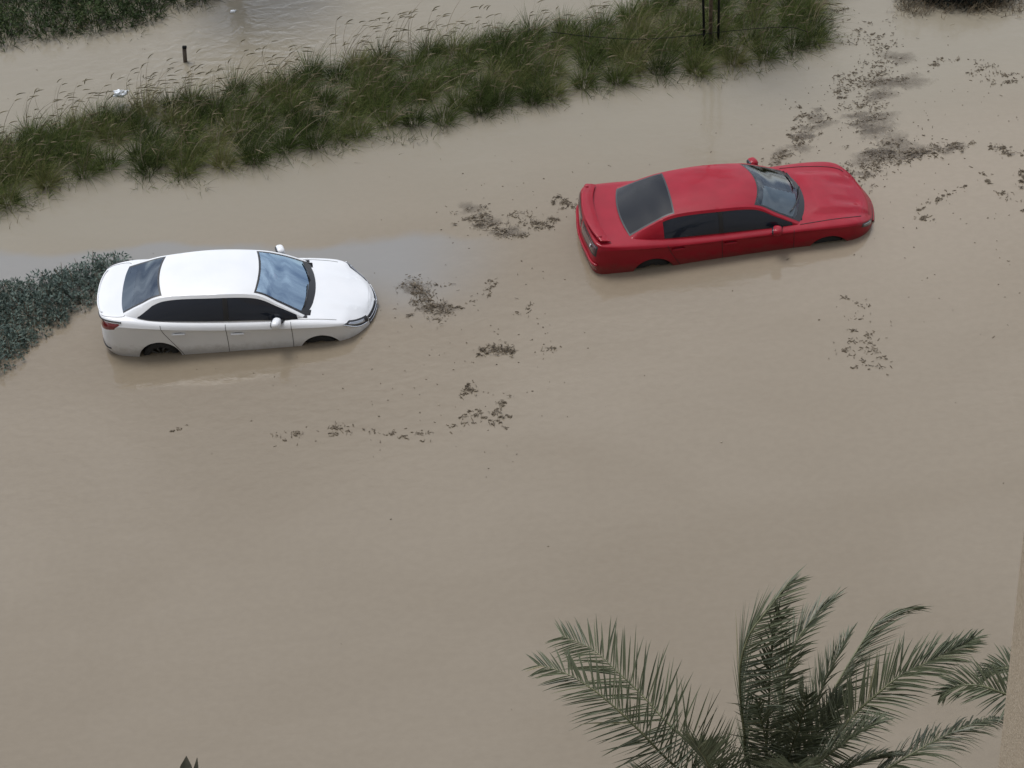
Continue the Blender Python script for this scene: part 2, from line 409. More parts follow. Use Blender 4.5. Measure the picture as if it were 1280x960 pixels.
def near_grass():
    rng = np.random.default_rng(3)
    poly = [(-70, 295), (0, 260), (90, 222), (170, 216), (250, 219), (320, 201), (390, 190), (440, 178), (500, 162), (550, 152),
            (640, 130), (715, 121), (790, 99), (880, 92), (960, 72), (1024, 54), (1030, 20), (1038, -30), (900, -40), (790, 22), (640, 48),
            (440, 84), (230, 130), (0, 176), (-70, 196)]
    cs = scatter(rng, poly, .40, 16000)
    g, st, hd = Soup(), Soup(), Soup()
    for c in cs:
        n = int(rng.integers(300, 430)); hue = float(np.clip(rng.normal(.50, .24), .08, .95))
        tussock(rng, g, np.append(c, 0), .15, n, .35, rng.uniform(.7, 1.0), .0075, .88, .2, hue)
        plumes(rng, st, hd, c, .2, int(rng.integers(2, 8)), .7, 1.12)
    P = np.array([px(*p)[:2] for p in poly])
    for i in range(20, len(poly) - 1):               # taller flowering stems along the back edge
        a, b = P[i], P[i + 1]
        for _ in range(int(np.linalg.norm(b - a) * 3.2)):
            q = a + (b - a) * rng.random() + rng.normal(0, .25, 2)
            plumes(rng, st, hd, np.append(q, 0), .22, int(rng.integers(2, 8)), .8, 1.12)
    # thin drowned fringe and dry broken stalks along the near edge
    for i in range(0, 16):
        a, b = P[i], P[i + 1]
        for _ in range(int(np.linalg.norm(b - a) * 4)):
            q = a + (b - a) * rng.random() + rng.normal(0, .12, 2) - np.array([0, .14])
            tussock(rng, g, np.append(q, 0), .14, int(rng.integers(12, 34)), .18, .5, .008, 1.1, .2, .35)
            if rng.random() < .8:
                n = int(rng.integers(3, 9))
                ro = np.concatenate([q + rng.normal(0, .16, (n, 2)) - np.array([0, .1]), np.full((n, 1), -.01)], 1)
                d = unit(rng.normal(0, .55, (n, 3)) + np.array([.15, -.1, .8])); d[:, 2] = np.abs(d[:, 2])
                st.add(*blades(rng, ro, d, rng.uniform(.08, .34, n), np.full(n, .011), WIND * .2 + np.zeros((n, 3)), np.full(n, .15), 3, .5))
    o = g.build('fountain_grass', GRASS)
    tag(o, 'band of tall green fountain grass standing in the flood between the lanes', 'grass', kind='stuff')
    s = st.build('grass_stalks', DRY, o); h = hd.build('seed_heads', PLUME, o, True)
    s['kind'] = 'stuff'; h['kind'] = 'stuff'
near_grass()

LEAF_DARK = tinted('ground_cover_leaves', [(0, (.020, .034, .012)), (.5, (.036, .058, .020)), (.85, (.066, .09, .032)), (1, (.13, .12, .06))], .7, .15, .2)
def leaf_patch(rng, soup, c, n, R, h, ll=(.05, .11), w=.028, flat=.5):
    """small pointed leaves on unseen twigs spread through a low cushion"""
    a = rng.random(n) * 2 * np.pi; r = R * np.sqrt(rng.random(n))
    z = h * rng.random(n) ** .8 * np.sqrt(np.clip(1 - (r / R) ** 2, .05, 1))
    ro = np.stack([c[0] + np.cos(a) * r, c[1] + np.sin(a) * r, z], 1)
    d = unit(np.stack([np.cos(a), np.sin(a), np.zeros(n)], 1) * .5 + rng.normal(0, .6, (n, 3)) + np.array([0, 0, flat]))
    L = rng.uniform(*ll, n)
    hue = np.clip(rng.normal(.5, .1) + rng.normal(0, .2, n), 0, 1)
    side = unit(np.cross(d, rng.normal(size=(n, 3)) * .5 + np.array([0, 0, 1])))
    ww = w * rng.uniform(.6, 1.2, n)[:, None]
    V = np.stack([ro, ro + d * L[:, None] * .45 + side * ww * .5, ro + d * L[:, None] + np.array([0, 0, -.01]), ro + d * L[:, None] * .45 - side * ww * .5], 1).reshape(-1, 3)
    Fc = (np.arange(n) * 4)[:, None] + np.arange(4)[None]
    soup.add(V, Fc, np.repeat(hue, 4))

def far_bank():
    rng = np.random.default_rng(8)
    poly = [(-60, 66), (0, 52), (50, 44), (110, 36), (170, 24), (230, 8), (275, -12), (290, -40), (150, -90), (-60, -60)]
    cs = scatter(rng, poly, .4, 5000)
    g, lf = Soup(), Soup()
    for c in cs:
        hue = float(np.clip(rng.normal(.3, .15), .05, .7))
        tussock(rng, g, np.append(c, 0), .25, 130, .25, .7, .012, 1.0, .08, hue)
        leaf_patch(rng, lf, c, 160, .35, rng.uniform(.3, .6), (.06, .13), .035)
    P = np.array([px(*p)[:2] for p in poly])
    for i in range(0, 7):
        a, b = P[i], P[i + 1]
        for _ in range(int(np.linalg.norm(b - a) * 6)):
            q = a + (b - a) * rng.random() + rng.normal(0, .2, 2) - np.array([0, .12])
            tussock(rng, g, np.append(q, 0), .12, int(rng.integers(8, 22)), .12, .4, .01, 1.2, .1, .3)
    o = g.build('bank_grass', LEAF_DARK)
    tag(o, 'dark green weeds and grass on the far bank at the top left', 'grass', kind='stuff')
    l_ = lf.build('weed_leaves', LEAF_DARK, o); l_['kind'] = 'stuff'
far_bank()

SHRUB = tinted('shrub_leaves', [(0, (.054, .080, .070)), (.5, (.10, .138, .118)), (.85, (.15, .19, .155)), (1, (.17, .16, .13))], .6, .25, .2)
BARK = noisy(mat('bark', (.12, .09, .06), .9, spec=.2), (.08, .062, .045), (.17, .135, .1), 20, 5, .01)
def shrub_bed():
    rng = np.random.default_rng(15)
    poly = [(-60, 375), (0, 366), (60, 356), (105, 340), (150, 332), (162, 340), (135, 362), (105, 384), (62, 408), (28, 436), (0, 462), (-60, 500)]
    cs = scatter(rng, poly, .2, 6000)
    lf = Soup(); st = MB()
    for c in cs:
        top = rng.uniform(.15, .42)
        leaf_patch(rng, lf, c, int(rng.integers(110, 200)), rng.uniform(.15, .26), top, (.05, .1), .03, .6)
        for _ in range(3):
            a = rng.random() * 6.28; b = np.array([c[0], c[1], -.02]); e = b + np.array([math.cos(a) * .12, math.sin(a) * .12, top * rng.uniform(.7, 1.2)])
            st.tube([b, (b + e) / 2 + rng.normal(0, .015, 3), e], [.008, .006, .004], 4)
            leaf_patch(rng, lf, e[:2], 8, .05, e[2], (.05, .1), .028, .8)
    o = empty('shrub', (cs[:, 0].mean(), cs[:, 1].mean(), 0))
    tag(o, 'low dark bluish-green shrub bed half drowned behind the white car', 'shrub')
    off = np.array([cs[:, 0].mean(), cs[:, 1].mean(), 0])
    lf.V = [v - off for v in lf.V]; st.v = [tuple(np.array(p) - off) for p in st.v]
    lf.build('foliage', SHRUB, o); st.build('stems', BARK, o)
shrub_bed()

def dark_bush():
    rng = np.random.default_rng(21)
    lf, st = Soup(), MB()
    c0 = px(1196, -8)
    for i in range(46):
        q = np.array(px(rng.uniform(1140, 1255), rng.uniform(-34, 2)))
        leaf_patch(rng, lf, q - c0, 420, .38, rng.uniform(.5, .95), (.05, .1), .03, .4)
        st.tube([q - c0, q - c0 + np.array([.05, 0, .5])], [.012, .006], 4)
    o = empty('bush', c0); tag(o, 'near-black rounded bush cut by the top right edge', 'bush')
    lf.build('foliage', tinted('bush_leaves', [(0, (.006, .008, .006)), (.6, (.011, .014, .010)), (1, (.03, .032, .022))], .6, .2), o)
    st.build('stems', BARK, o)
    g, s2 = Soup(), Soup()
    for i in range(90):
        q = px(rng.uniform(1128, 1290), rng.normal(9, 5))
        n = int(rng.integers(5, 14))
        ro = np.concatenate([q[None, :2] + rng.normal(0, .12, (n, 2)), np.full((n, 1), -.01)], 1)
        d = unit(rng.normal(0, .5, (n, 3)) + np.array([.1, -.15, .9])); d[:, 2] = np.abs(d[:, 2])
        s2.add(*blades(rng, ro, d, rng.uniform(.12, .42, n), np.full(n, .012), WIND * .2 + np.zeros((n, 3)), np.full(n, .3), 3, .6))
    o2 = s2.build('dry_grass', DRY); tag(o2, 'thin dry grass fringe in the water below the black bush', 'grass', kind='stuff')
dark_bush()

# ------------------------------------------------------------------ palms
PALM = tinted('palm_leaflets', [(0, (.064, .075, .044)), (.5, (.110, .126, .074)), (.85, (.165, .178, .108)), (1, (.28, .25, .15))], .42, .5, .22)
RACHIS = noisy(mat('palm_rachis', (.12, .13, .07), .5), (.09, .10, .05), (.17, .17, .09), 8)
PTRUNK = noisy(mat('palm_trunk', (.13, .1, .07), .95, spec=.15), (.075, .058, .042), (.2, .16, .115), 12, 6, .03, 30)

def bez(pts, n):
    """smooth curve through the points (Catmull-Rom)"""
    P = np.array(pts, float); P = np.vstack([2 * P[0] - P[1], P, 2 * P[-1] - P[-2]])
    out = []; m = len(pts) - 1
    for t in np.linspace(0, m, n):
        i = min(int(t), m - 1); u = t - i; a, b, c, d = P[i:i + 4]
        out.append(.5 * ((2 * b) + (c - a) * u + (2 * a - 5 * b + 4 * c - d) * u * u + (3 * b - a - 3 * c + d) * u ** 3))
    return np.array(out)

def frond(rng, origin, pts, leaf=.42, n=62, parent=None, hint=None, sweep=(0, 0, 0), start=.16, vee=.25, droop=.25, w=.023, ang0=64):
    leaf *= 1.5; n = int(n * 1.8)
    C = bez(pts, 60)
    sl = np.concatenate([[0], np.cumsum(np.linalg.norm(np.diff(C, axis=0), axis=1))]); tot = sl[-1]
    at = lambda t: np.array([np.interp(t * tot, sl, C[:, k]) for k in range(3)])
    up = np.array(hint if hint is not None else (0, 0, 1.0), float); sweep = np.array(sweep, float)
    soup = Soup()
    for i in range(n):
        for sgn in (-1, 1):
            t = start + (1 - start) * ((i + .5 * (sgn > 0) + rng.uniform(-.25, .25)) / n)
            t = min(max(t, 0), .998)
            p = at(t); tg = unit(at(min(t + .02, 1)) - at(max(t - .02, 0)))
            nr = unit(up - tg * (up @ tg)); sd = np.cross(tg, nr) * sgn
            x = (t - start) / (1 - start)
            L = leaf * (np.sin(np.pi * (.14 + .72 * x)) ** .7) * (rng.uniform(.85, 1.12) if rng.random() > .07 else rng.uniform(.4, .8)) * (1 - .35 * x ** 3)
            ang = math.radians(ang0 - 42 * x + rng.normal(0, 6))
            d = unit(tg * math.cos(ang) + sd * math.sin(ang) + nr * (vee + rng.normal(0, .11)) + sweep + rng.normal(0, .02, 3))
            m = 4; q = [p]
            for k in range(m):
                d = unit(d + np.array([0, 0, -droop * (k + .3) / m * rng.uniform(.4, 1.2)])); q.append(q[-1] + d * L / m)
            q = np.array(q); wd = w * rng.uniform(.8, 1.15) * np.array([.55, 1, .92, .6, .04])
            s1 = unit(np.cross(d, nr) + rng.normal(0, .25, 3)); fold = nr * .35
            V = []
            for k in range(m + 1):
                V += [q[k] - s1 * wd[k] * .5 + fold * wd[k], q[k], q[k] + s1 * wd[k] * .5 + fold * wd[k]]
            Fc = np.array([(k * 3 + j, k * 3 + j + 1, k * 3 + j + 4, k * 3 + j + 3) for k in range(m) for j in (0, 1)])
            soup.add(np.array(V) - origin, Fc, np.full(len(V), np.clip(rng.normal(.45, .2), 0, 1)))
    f = soup.build('frond', PALM, parent)
    rb = MB(); k = np.linspace(0, 59, 26).astype(int)
    rb.tube([C[j] - origin for j in k], [.019 * (1 - .85 * j / 59) + .002 for j in k], 6)
    rb.build('rachis', RACHIS, f)
    return f

def palm_trunk(o, crown, r=.17):
    """rough trunk ringed with cut leaf bases, local to the palm's Empty at the water"""
    rng = np.random.default_rng(5); mb = MB(); H = crown[2]
    k = 14; mb.tube([(0, 0, -.3 + (H + .25) * i / k) for i in range(k + 1)], [r * (1.15 - .25 * i / k) * (1 + .06 * (-1) ** i) for i in range(k + 1)], 14)
    for i in range(int(H / .09)):
        for j in range(5):
            a = i * 1.1 + j * 2 * math.pi / 5; z = i * .09
            d = Vector((math.cos(a), math.sin(a), 0)); p = d * r * .95 + Vector((0, 0, z))
            mb.tube([p, p + d * .05 + Vector((0, 0, .1)), p + d * .085 + Vector((0, 0, .2))], [.05, .038, .02], 5)
    mb.build('trunk', PTRUNK, o)

def palms():
    rng = np.random.default_rng(11)
    crown = pxd(975, 1005, 27.0); org = np.array([crown[0], crown[1], 0])
    o = empty('palm_tree', org); tag(o, 'palm tree with long feathery fronds rising at the bottom right', 'palm tree')
    palm_trunk(o, crown, .17)
    K = lambda *a: [crown] + [pxd(*p) for p in a]
    R3 = CR
    F = [
     (K((900, 992, 26.7), (843, 957, 26.3), (808, 922, 26.0), (775, 890, 25.9), (743, 863, 25.9), (708, 842, 26.0), (672, 831, 26.2)), dict(leaf=.42, n=42, start=.2, hint=CU*.3 - CF, ang0=74, vee=.1, droop=.12)),
     (K((915, 968, 26.6), (865, 930, 26.2), (840, 909, 26.2), (819, 887, 26.3), (797, 863, 26.4), (770, 838, 26.5), (740, 811, 26.7), (702, 795, 27.0)), dict(leaf=.48, n=42, start=.18, hint=CU*.25 - CF, ang0=76, vee=.15, droop=.14)),
     (K((936, 957, 26.4), (930, 913, 25.9), (925, 868, 25.6), (926, 828, 25.3), (938, 791, 25.1), (964, 757, 25.0), (986, 728, 25.0)), dict(leaf=.56, n=66, start=.1, hint=-CR*.9 - CF*.5, sweep=CR * .35, vee=-.1, droop=.1)),
     (K((959, 951, 26.4), (961, 883, 25.8), (964, 823, 25.3), (973, 765, 25.0)), dict(leaf=.42, n=58, start=.1, hint=-CF, sweep=CR * .25, droop=.1)),
     (K((975, 930, 26.6), (979, 874, 26.2), (983, 838, 26.1), (995, 803, 26.0), (1019, 770, 26.0), (1042, 748, 26.1)), dict(leaf=.4, n=50, start=.2, hint=-CR + CU * .3 - CF*.4, sweep=CR * .25 - CU*.1, droop=.15)),
     (K((1000, 930, 26.8), (1019, 883, 26.6), (1031, 852, 26.5), (1048, 818, 26.5), (1063, 792, 26.6)), dict(leaf=.34, n=40, start=.2, hint=-CR + CU * .4 - CF*.3, sweep=CR * .1, droop=.1)),
     (K((1005, 940, 26.9), (1034, 880, 26.9), (1051, 847, 26.9), (1072, 812, 27.0), (1093, 782, 27.1), (1120, 764, 27.3), (1143, 760, 27.4)), dict(leaf=.46, n=52, start=.2, hint=-CR*.5 + CU * .8, sweep=CR * .45 - CU*.05, vee=.0, droop=.12)),
     (K((1015, 965, 26.7), (1042, 927, 26.4), (1066, 895, 26.3), (1096, 868, 26.2), (1126, 844, 26.2), (1155, 830, 26.3), (1191, 812, 26.5), (1218, 798, 26.7)), dict(leaf=.4, n=56, start=.18, hint=CU*.6 - CF*.8, sweep=CR * .15)),
     (K((1040, 1000, 26.6), (1090, 972, 26.3), (1137, 944, 26.2), (1173, 924, 26.3), (1212, 907, 26.5), (1250, 897, 26.9)), dict(leaf=.40, n=60, start=.15, hint=CU - CF*.3, vee=.0, droop=.5)),
     (K((925, 1000, 26.4), (893, 968, 25.8), (880, 946, 25.3), (872, 935, 24.9)), dict(leaf=.42, n=46, start=.3, hint=CU - CF*.3, vee=.5, droop=.05)),
     (K((900, 1010, 26.5), (850, 990, 26.1), (815, 972, 25.9), (795, 965, 25.9)), dict(leaf=.34, n=40, start=.2, hint=CU, vee=.4, droop=.05)),
     (K((985, 950, 26.3), (1000, 905, 25.8), (1010, 868, 25.5)), dict(leaf=.36, n=46, start=.12, hint=-CF, droop=.05)),
     (K((990, 960, 26.7), (1018, 920, 26.5), (1040, 890, 26.5), (1052, 872, 26.6)), dict(leaf=.34, n=44, start=.12, hint=CU - CF, droop=.1)),
     (K((1000, 975, 26.3), (1040, 940, 25.9), (1075, 915, 25.7), (1100, 902, 25.7)), dict(leaf=.36, n=44, start=.15, hint=CU - CF*.5, droop=.25)),
     (K((1010, 985, 26.6), (1050, 965, 26.4), (1090, 950, 26.4), (1125, 945, 26.5)), dict(leaf=.32, n=44, start=.15, hint=CU, droop=.25)),
     (K((962, 960, 26.2), (955, 915, 25.6), (945, 880, 25.2)), dict(leaf=.34, n=40, start=.15, hint=-CF, droop=.05)),
     (K((985, 935, 27.2), (1000, 890, 27.2), (1005, 855, 27.3)), dict(leaf=.3, n=44, start=.1, hint=-CR, droop=.02)),
     (K((978, 985, 26.0), (985, 970, 25.0), (992, 962, 24.2), (1000, 962, 23.8)), dict(leaf=.4, n=44, start=.2, hint=CU, droop=.15)),
     (K((945, 1000, 26.2), (915, 985, 25.6), (905, 985, 25.2)), dict(leaf=.36, n=36, start=.2, hint=CU, droop=.1)),
     (K((1010, 1030, 26.2), (1060, 1040, 26), (1110, 1070, 26)), dict(leaf=.4, n=40, hint=CU)),
     (K((930, 1035, 26.2), (880, 1060, 26), (850, 1090, 26)), dict(leaf=.4, n=40, hint=CU)),
    ]
    for pts, kw in F: frond(rng, org, pts, parent=o, **kw)
    crown2 = pxd(1345, 905, 26.0); org2 = np.array([crown2[0], crown2[1], 0])
    o2 = empty('palm_tree', org2); tag(o2, 'palm tree mostly hidden behind the beige wall, drooping frond tips showing', 'palm tree')
    palm_trunk(o2, crown2, .17)
    K2 = lambda *a: [crown2] + [pxd(*p) for p in a]
    for pts, kw in [
     (K2((1300, 880, 25.8), (1258, 868, 25.6), (1225, 857, 25.6), (1195, 858, 25.7), (1176, 868, 25.9)), dict(leaf=.31, n=36, hint=CU*.4 - CF, vee=.1, droop=.2, start=.1)),
     (K2((1310, 860, 26.2), (1270, 838, 26.4), (1245, 836, 26.6), (1228, 845, 26.8)), dict(leaf=.28, n=32, hint=CU*.4 - CF, vee=.2, droop=.2, start=.1)),
     (K2((1340, 840, 25.6), (1350, 790, 25.2), (1375, 760, 25.2)), dict(leaf=.42, n=46, hint=-CF)),
     (K2((1390, 870, 25.8), (1430, 845, 25.8), (1480, 850, 26)), dict(leaf=.42, n=46, hint=CU)),
     (K2((1330, 920, 25.0), (1310, 930, 24.3), (1300, 960, 24.1)), dict(leaf=.4, n=40, hint=CU)),
     (K2((1380, 930, 25.4), (1420, 950, 25.2), (1450, 1000, 25.3)), dict(leaf=.4, n=40, hint=CU)),
    ]: frond(rng, org2, pts, parent=o2, **kw)
    # broad pointed leaves whose tips just enter the bottom edge
    base = pxd(236, 1120, 28.0); org3 = np.array([base[0], base[1], 0])
    o3 = empty('leafy_plant', org3); tag(o3, 'dark plant with two pointed leaf tips peeking in at the bottom left', 'plant')
    lm = noisy(mat('broad_leaf', (.045, .045, .03), .5), (.045, .047, .032), (.085, .08, .058), 9)
    for (tx, ty, dd, wd) in ((233, 945, 27.6, .34), (246.5, 947, 27.7, .14), (200, 1000, 27.4, .2), (275, 1000, 27.6, .18), (236, 1040, 27.2, .2)):
        tip = pxd(tx, ty, dd); root = np.array([org3[0], org3[1], base[2]])
        V, Fc = [], []
        for i in range(15):
            t = i / 14; p = root + (tip - root) * t + np.array([0, 0, .1]) * math.sin(math.pi * t)
            ww = wd * .5 * math.sin(math.pi * min(1, (.08 + .92 * t)) ** 1.0) ** .6 if t < 1 else .003
            fold = -CF * ww * .3
            V += [p - CR * ww + fold - org3, p - org3, p + CR * ww + fold - org3]
        for i in range(14):
            for j in (0, 1): Fc.append((i * 3 + j, i * 3 + j + 1, i * 3 + j + 4, i * 3 + j + 3))
        mesh_obj('leaf', V, Fc, lm, o3)
    st = MB(); st.tube([(0, 0, -.2), (.03, 0, base[2] * .5), (0, 0, base[2] + .05)], [.09, .07, .05], 10); st.build('stem', BARK, o3)
palms()

# ------------------------------------------------------------------ cars
RUBBER = mat('tyre_rubber', (.018, .018, .018), .75)
ALLOY = mat('alloy', (.06, .058, .054), .6, .5)
DARKGLASS = mat('tinted_glass', (.011, .015, .024), .03, ior=1.5)
CLEAR = glass_mat('windscreen_glass', (.62, .70, .74))
REARGLASS = glass_mat('rear_glass', (.16, .18, .20), floor=.13, gl=(.74, .86, 1))
BLUEGLASS = glass_mat('blue_coated_glass', (.55, .66, .74), floor=.40, gl=(.60, .79, .97))
BLACK = mat('black_trim', (.012, .012, .013), .35)
GAP = mat('panel_gap', (.02, .02, .02), .8)
CHROME = mat('chrome', (.6, .61, .63), .2, 1.0)
LAMPGLASS = mat('lamp_lens', (.28, .29, .31), .1, .6, coat=1)
TAILRED = mat('tail_lens', (.16, .008, .012), .12, coat=1)
CABIN = noisy(mat('cabin_trim', (.05, .05, .055), .8), (.04, .04, .044), (.07, .07, .075), 12)
PALESHEET = noisy(mat('pale_sheet', (.5, .54, .55), .5), (.42, .46, .47), (.56, .60, .61), 3)
PLATE = mat('licence_plate', (.7, .7, .68), .4)

def cr_axis0(P, m, sym0=False, sym1=False):
    """Catmull-Rom subdivision along axis 0; sym: mirror in y beyond that end"""
    P = np.asarray(P, float); fl = np.array([1, -1, 1.0])
    a = P[1] * fl if sym0 else 2 * P[0] - P[1]
    b = P[-2] * fl if sym1 else 2 * P[-1] - P[-2]
    Q = np.concatenate([a[None], P, b[None]]); out = []
    for i in range(len(P) - 1):
        p0, p1, p2, p3 = Q[i:i + 4]
        for j in range(m):
            u = j / m
            out.append(.5 * (2 * p1 + (p2 - p0) * u + (2 * p0 - 5 * p1 + 4 * p2 - p3) * u * u + (3 * p1 - p0 - 3 * p2 + p3) * u ** 3))
    out.append(P[-1]); return np.array(out)

def interp_keys(P, s):
    """Catmull-Rom value of key rows P at float index s"""
    P = np.asarray(P, float); n = len(P) - 1
    i = min(max(int(s), 0), n - 1); u = s - i
    g = lambda k: P[k] if 0 <= k <= n else (2 * P[0] - P[1] if k < 0 else 2 * P[n] - P[n - 1])
    a, b, c, d = g(i - 1), g(i), g(i + 1), g(i + 2)
    return .5 * (2 * b + (c - a) * u + (2 * a - 5 * b + 4 * c - d) * u * u + (3 * b - a - 3 * c + d) * u ** 3)

class Car:
    def __init__(s, S, paint, name, label, pos, heading, pitch):
        s.S, s.paint = S, paint
        s.root = empty(name); tag(s.root, label, 'car')
        s.root.location = pos
        s.root.rotation_euler = (0, -pitch, heading)
        net = np.array(S['net'], float)              # [key][level][xyz], y given positive, right side is -y
        net[:, :, 1] *= -1
        s.mu, s.ml = 10, 6
        G = cr_axis0(net, s.mu, True, True)          # along the ring, nose centre to tail centre
        G = np.swapaxes(cr_axis0(np.swapaxes(G, 0, 1), s.ml, False, True), 0, 1)
        if S.get('deck'):
            for i in range(G.shape[0]):
                for k in range(G.shape[1]):
                    l = k / s.ml
                    if l > 4.6: G[i, k, 2] += S['deck'](G[i, k, 0], abs(G[i, k, 1])) * min(1, (l - 4.6) / .5)
        s.G = G; s.nu, s.nl = G.shape[0], G.shape[1]
        # normals of the right half
        du = np.gradient(G, axis=0); dl = np.gradient(G, axis=1)
        N = np.cross(du, dl); N = unit(N)
        if N[s.nu // 2, 3 * s.ml, 1] > 0: N = -N
        s.N = N
        # finer table for finding side points by (x, z)
        f = 4; ui = np.linspace(0, s.nu - 1, (s.nu - 1) * f + 1); li = np.linspace(0, s.ml * 5, s.ml * 5 * f + 1)
        s.tab = np.array([[s.ev(a / s.mu, b / s.ml)[0] for b in li] for a in ui]); s.tu, s.tl = ui / s.mu, li / s.ml
    def ev(s, u, l):
        a, b = min(max(u * s.mu, 0), s.nu - 1.0001), min(max(l * s.ml, 0), s.nl - 1.0001)
        i, k = int(a), int(b); x, y = a - i, b - k
        w = lambda A: A[i, k] * (1 - x) * (1 - y) + A[i + 1, k] * x * (1 - y) + A[i, k + 1] * (1 - x) * y + A[i + 1, k + 1] * x * y
        return w(s.G), unit(w(s.N))
    def find(s, x, z):
        d = (s.tab[:, :, 0] - x) ** 2 + (s.tab[:, :, 2] - z) ** 2 + (s.tab[:, :, 1] > -.3) * 9
        i, k = np.unravel_index(np.argmin(d), d.shape); return s.tu[i], s.tl[k]
    def side(s, x, z, off=0.0, m=1):
        p, n = s.ev(*s.find(x, z)); q = p + n * off; q[0], q[2] = x + n[0] * off, z + n[2] * off
        return q * np.array([1, m, 1])
    def hull(s):
        S, G = s.S, s.G.copy(); nu, nl = s.nu, s.nl
        full = np.concatenate([G, (G * np.array([1, -1, 1]))[:, -2::-1]], 1)       # right then left half
        Nf = np.concatenate([s.N, (s.N * np.array([1, -1, 1]))[:, -2::-1]], 1)
        nc = full.shape[1]
        Rr = S['arch_r']
        keep, groups = {}, {}
        lev = lambda c: c if c <= nl - 1 else 2 * (nl - 1) - c
        faces = {'body': []}; gone = set()
        cent = .25 * (full[:-1, :-1] + full[1:, :-1] + full[:-1, 1:] + full[1:, 1:])
        for i in range(nu - 1):
            for c in range(nc - 1):
                l = (lev(c) + lev(c + 1)) / 2 / s.ml; u = (i + .5) / s.mu
                x, y, z = cent[i, c]
                if l < 4.5 and abs(y) > .55 and any((x - ax) ** 2 + (z - S['arch_z']) ** 2 < Rr ** 2 for ax in (0, S['rear_axle'])):
                    gone.update((i * nc + c, i * nc + c + 1, (i + 1) * nc + c + 1, (i + 1) * nc + c)); continue
                if l > 5.15 and S['cab'](x, y): continue
                g = S['panel'](u, l, x, z, y)
                if g in ('door_f', 'door_r'): g += '_near' if y < 0 else '_far'
                faces.setdefault(g, []).append((i * nc + c, i * nc + c + 1, (i + 1) * nc + c + 1, (i + 1) * nc + c))
        V = full.reshape(-1, 3).copy(); NN = Nf.reshape(-1, 3)
        # pull the ragged arch edge onto its circle
        used = np.zeros(len(V), bool)
        for fs in faces.values():
            for q in fs: used[list(q)] = True
        edge = np.zeros(len(V), bool); edge[list(gone)] = True; edge &= used
        L = np.array([lev(c) for c in range(nc)]); Lv = np.tile(L, nu) / s.ml
        for ax in (0, S['rear_axle']):
            dx, dz = V[:, 0] - ax, V[:, 2] - S['arch_z']; r = np.hypot(dx, dz)
            m = (Lv < 4.5) & (np.abs(V[:, 1]) > .55) & (r < Rr + .12) & edge
            V[m, 0] = ax + dx[m] / r[m] * Rr; V[m, 2] = S['arch_z'] + dz[m] / r[m] * Rr
        parts = {}
        for g, fs in faces.items():
            ids = np.unique(np.array(fs)); mp = {int(a): k for k, a in enumerate(ids)}
            nm = {'body': 'body', 'hood': 'hood', 'trunk': 'trunk_lid'}.get(g, 'door')
            o = mesh_obj(nm, V[ids], [tuple(mp[a] for a in q) for q in fs], s.paint, s.root)
            o.data.normals_split_custom_set_from_vertices([tuple(n) for n in NN[ids]])
            parts[g] = o
        s.parts = parts
        return parts
    def top(s, a, t):
        R = interp_keys(s.S['rail'], a); C = interp_keys(s.S['mid'], a); q = abs(t)
        return np.array([C[0] + (R[0] - C[0]) * q ** 2, R[1] * -t, C[2] + (R[2] - C[2]) * (.75 * q ** 2 + .25 * q ** 6)])
    def flank(s, a, w):
        R = interp_keys(s.S['rail'], a); B = interp_keys(s.S['base'], a)
        p = R + (B - R) * w; b = np.linalg.norm(B - R)
        p = p + np.array([0, .07, .03]) * b * 4 * w * (1 - w) * .8
        return p * np.array([1, -1, 1])
    def surf(s, f, a0, a1, b0, b1, n, m, off=0.0, mir=1):
        P = np.zeros((n + 1, m + 1, 3)); e = 1e-3
        for i in range(n + 1):
            for k in range(m + 1):
                a = a0 + (a1 - a0) * i / n
                lo = b0(a) if callable(b0) else b0; hi = b1(a) if callable(b1) else b1
                b = lo + (hi - lo) * k / m
                p = f(a, b)
                if off:
                    nn = np.cross(f(a + e, b) - f(a - e, b), f(a, b + e) - f(a, b - e))
                    nn = unit(nn) if np.linalg.norm(nn) > 1e-12 else np.array([0, 0, 1.0])
                    ref = np.array([0, 0, 1.0]) if f == s.top else np.array([0, -1.0, .3])
                    p = p + nn * (off if nn @ ref > 0 else -off)
                P[i, k] = p * np.array([1, mir, 1])
        return P[:, ::-1] if (f == s.top or mir == 1) else P
    def greenhouse(s, clear_rear):
        S = s.S; wt, rt = S['ws_t'], S['rw_t']; sa, sc = S['win']
        w0, w1 = S['w0'], S['w1']
        b = MB()
        T = s.top
        b.grid(s.surf(T, 2, 4, -1, 1, 24, 24))
        for sg in (-1, 1):
            b.grid(s.surf(T, 0, 2, sg * wt, sg, 20, 4)); b.grid(s.surf(T, 4, 6, sg * rt, sg, 20, 4))
        for mir in (1, -1):
            b.grid(s.surf(s.flank, 0, sa, 0, 1, 6, 10, 0, mir)); b.grid(s.surf(s.flank, sc, 6, 0, 1, 14, 10, 0, mir))
            b.grid(s.surf(s.flank, sa, sc, 0, w0, 40, 3, 0, mir)); b.grid(s.surf(s.flank, sa, sc, w1, 1, 40, 2, 0, mir))
        b.build('roof', s.paint, s.root, weld=.0012)
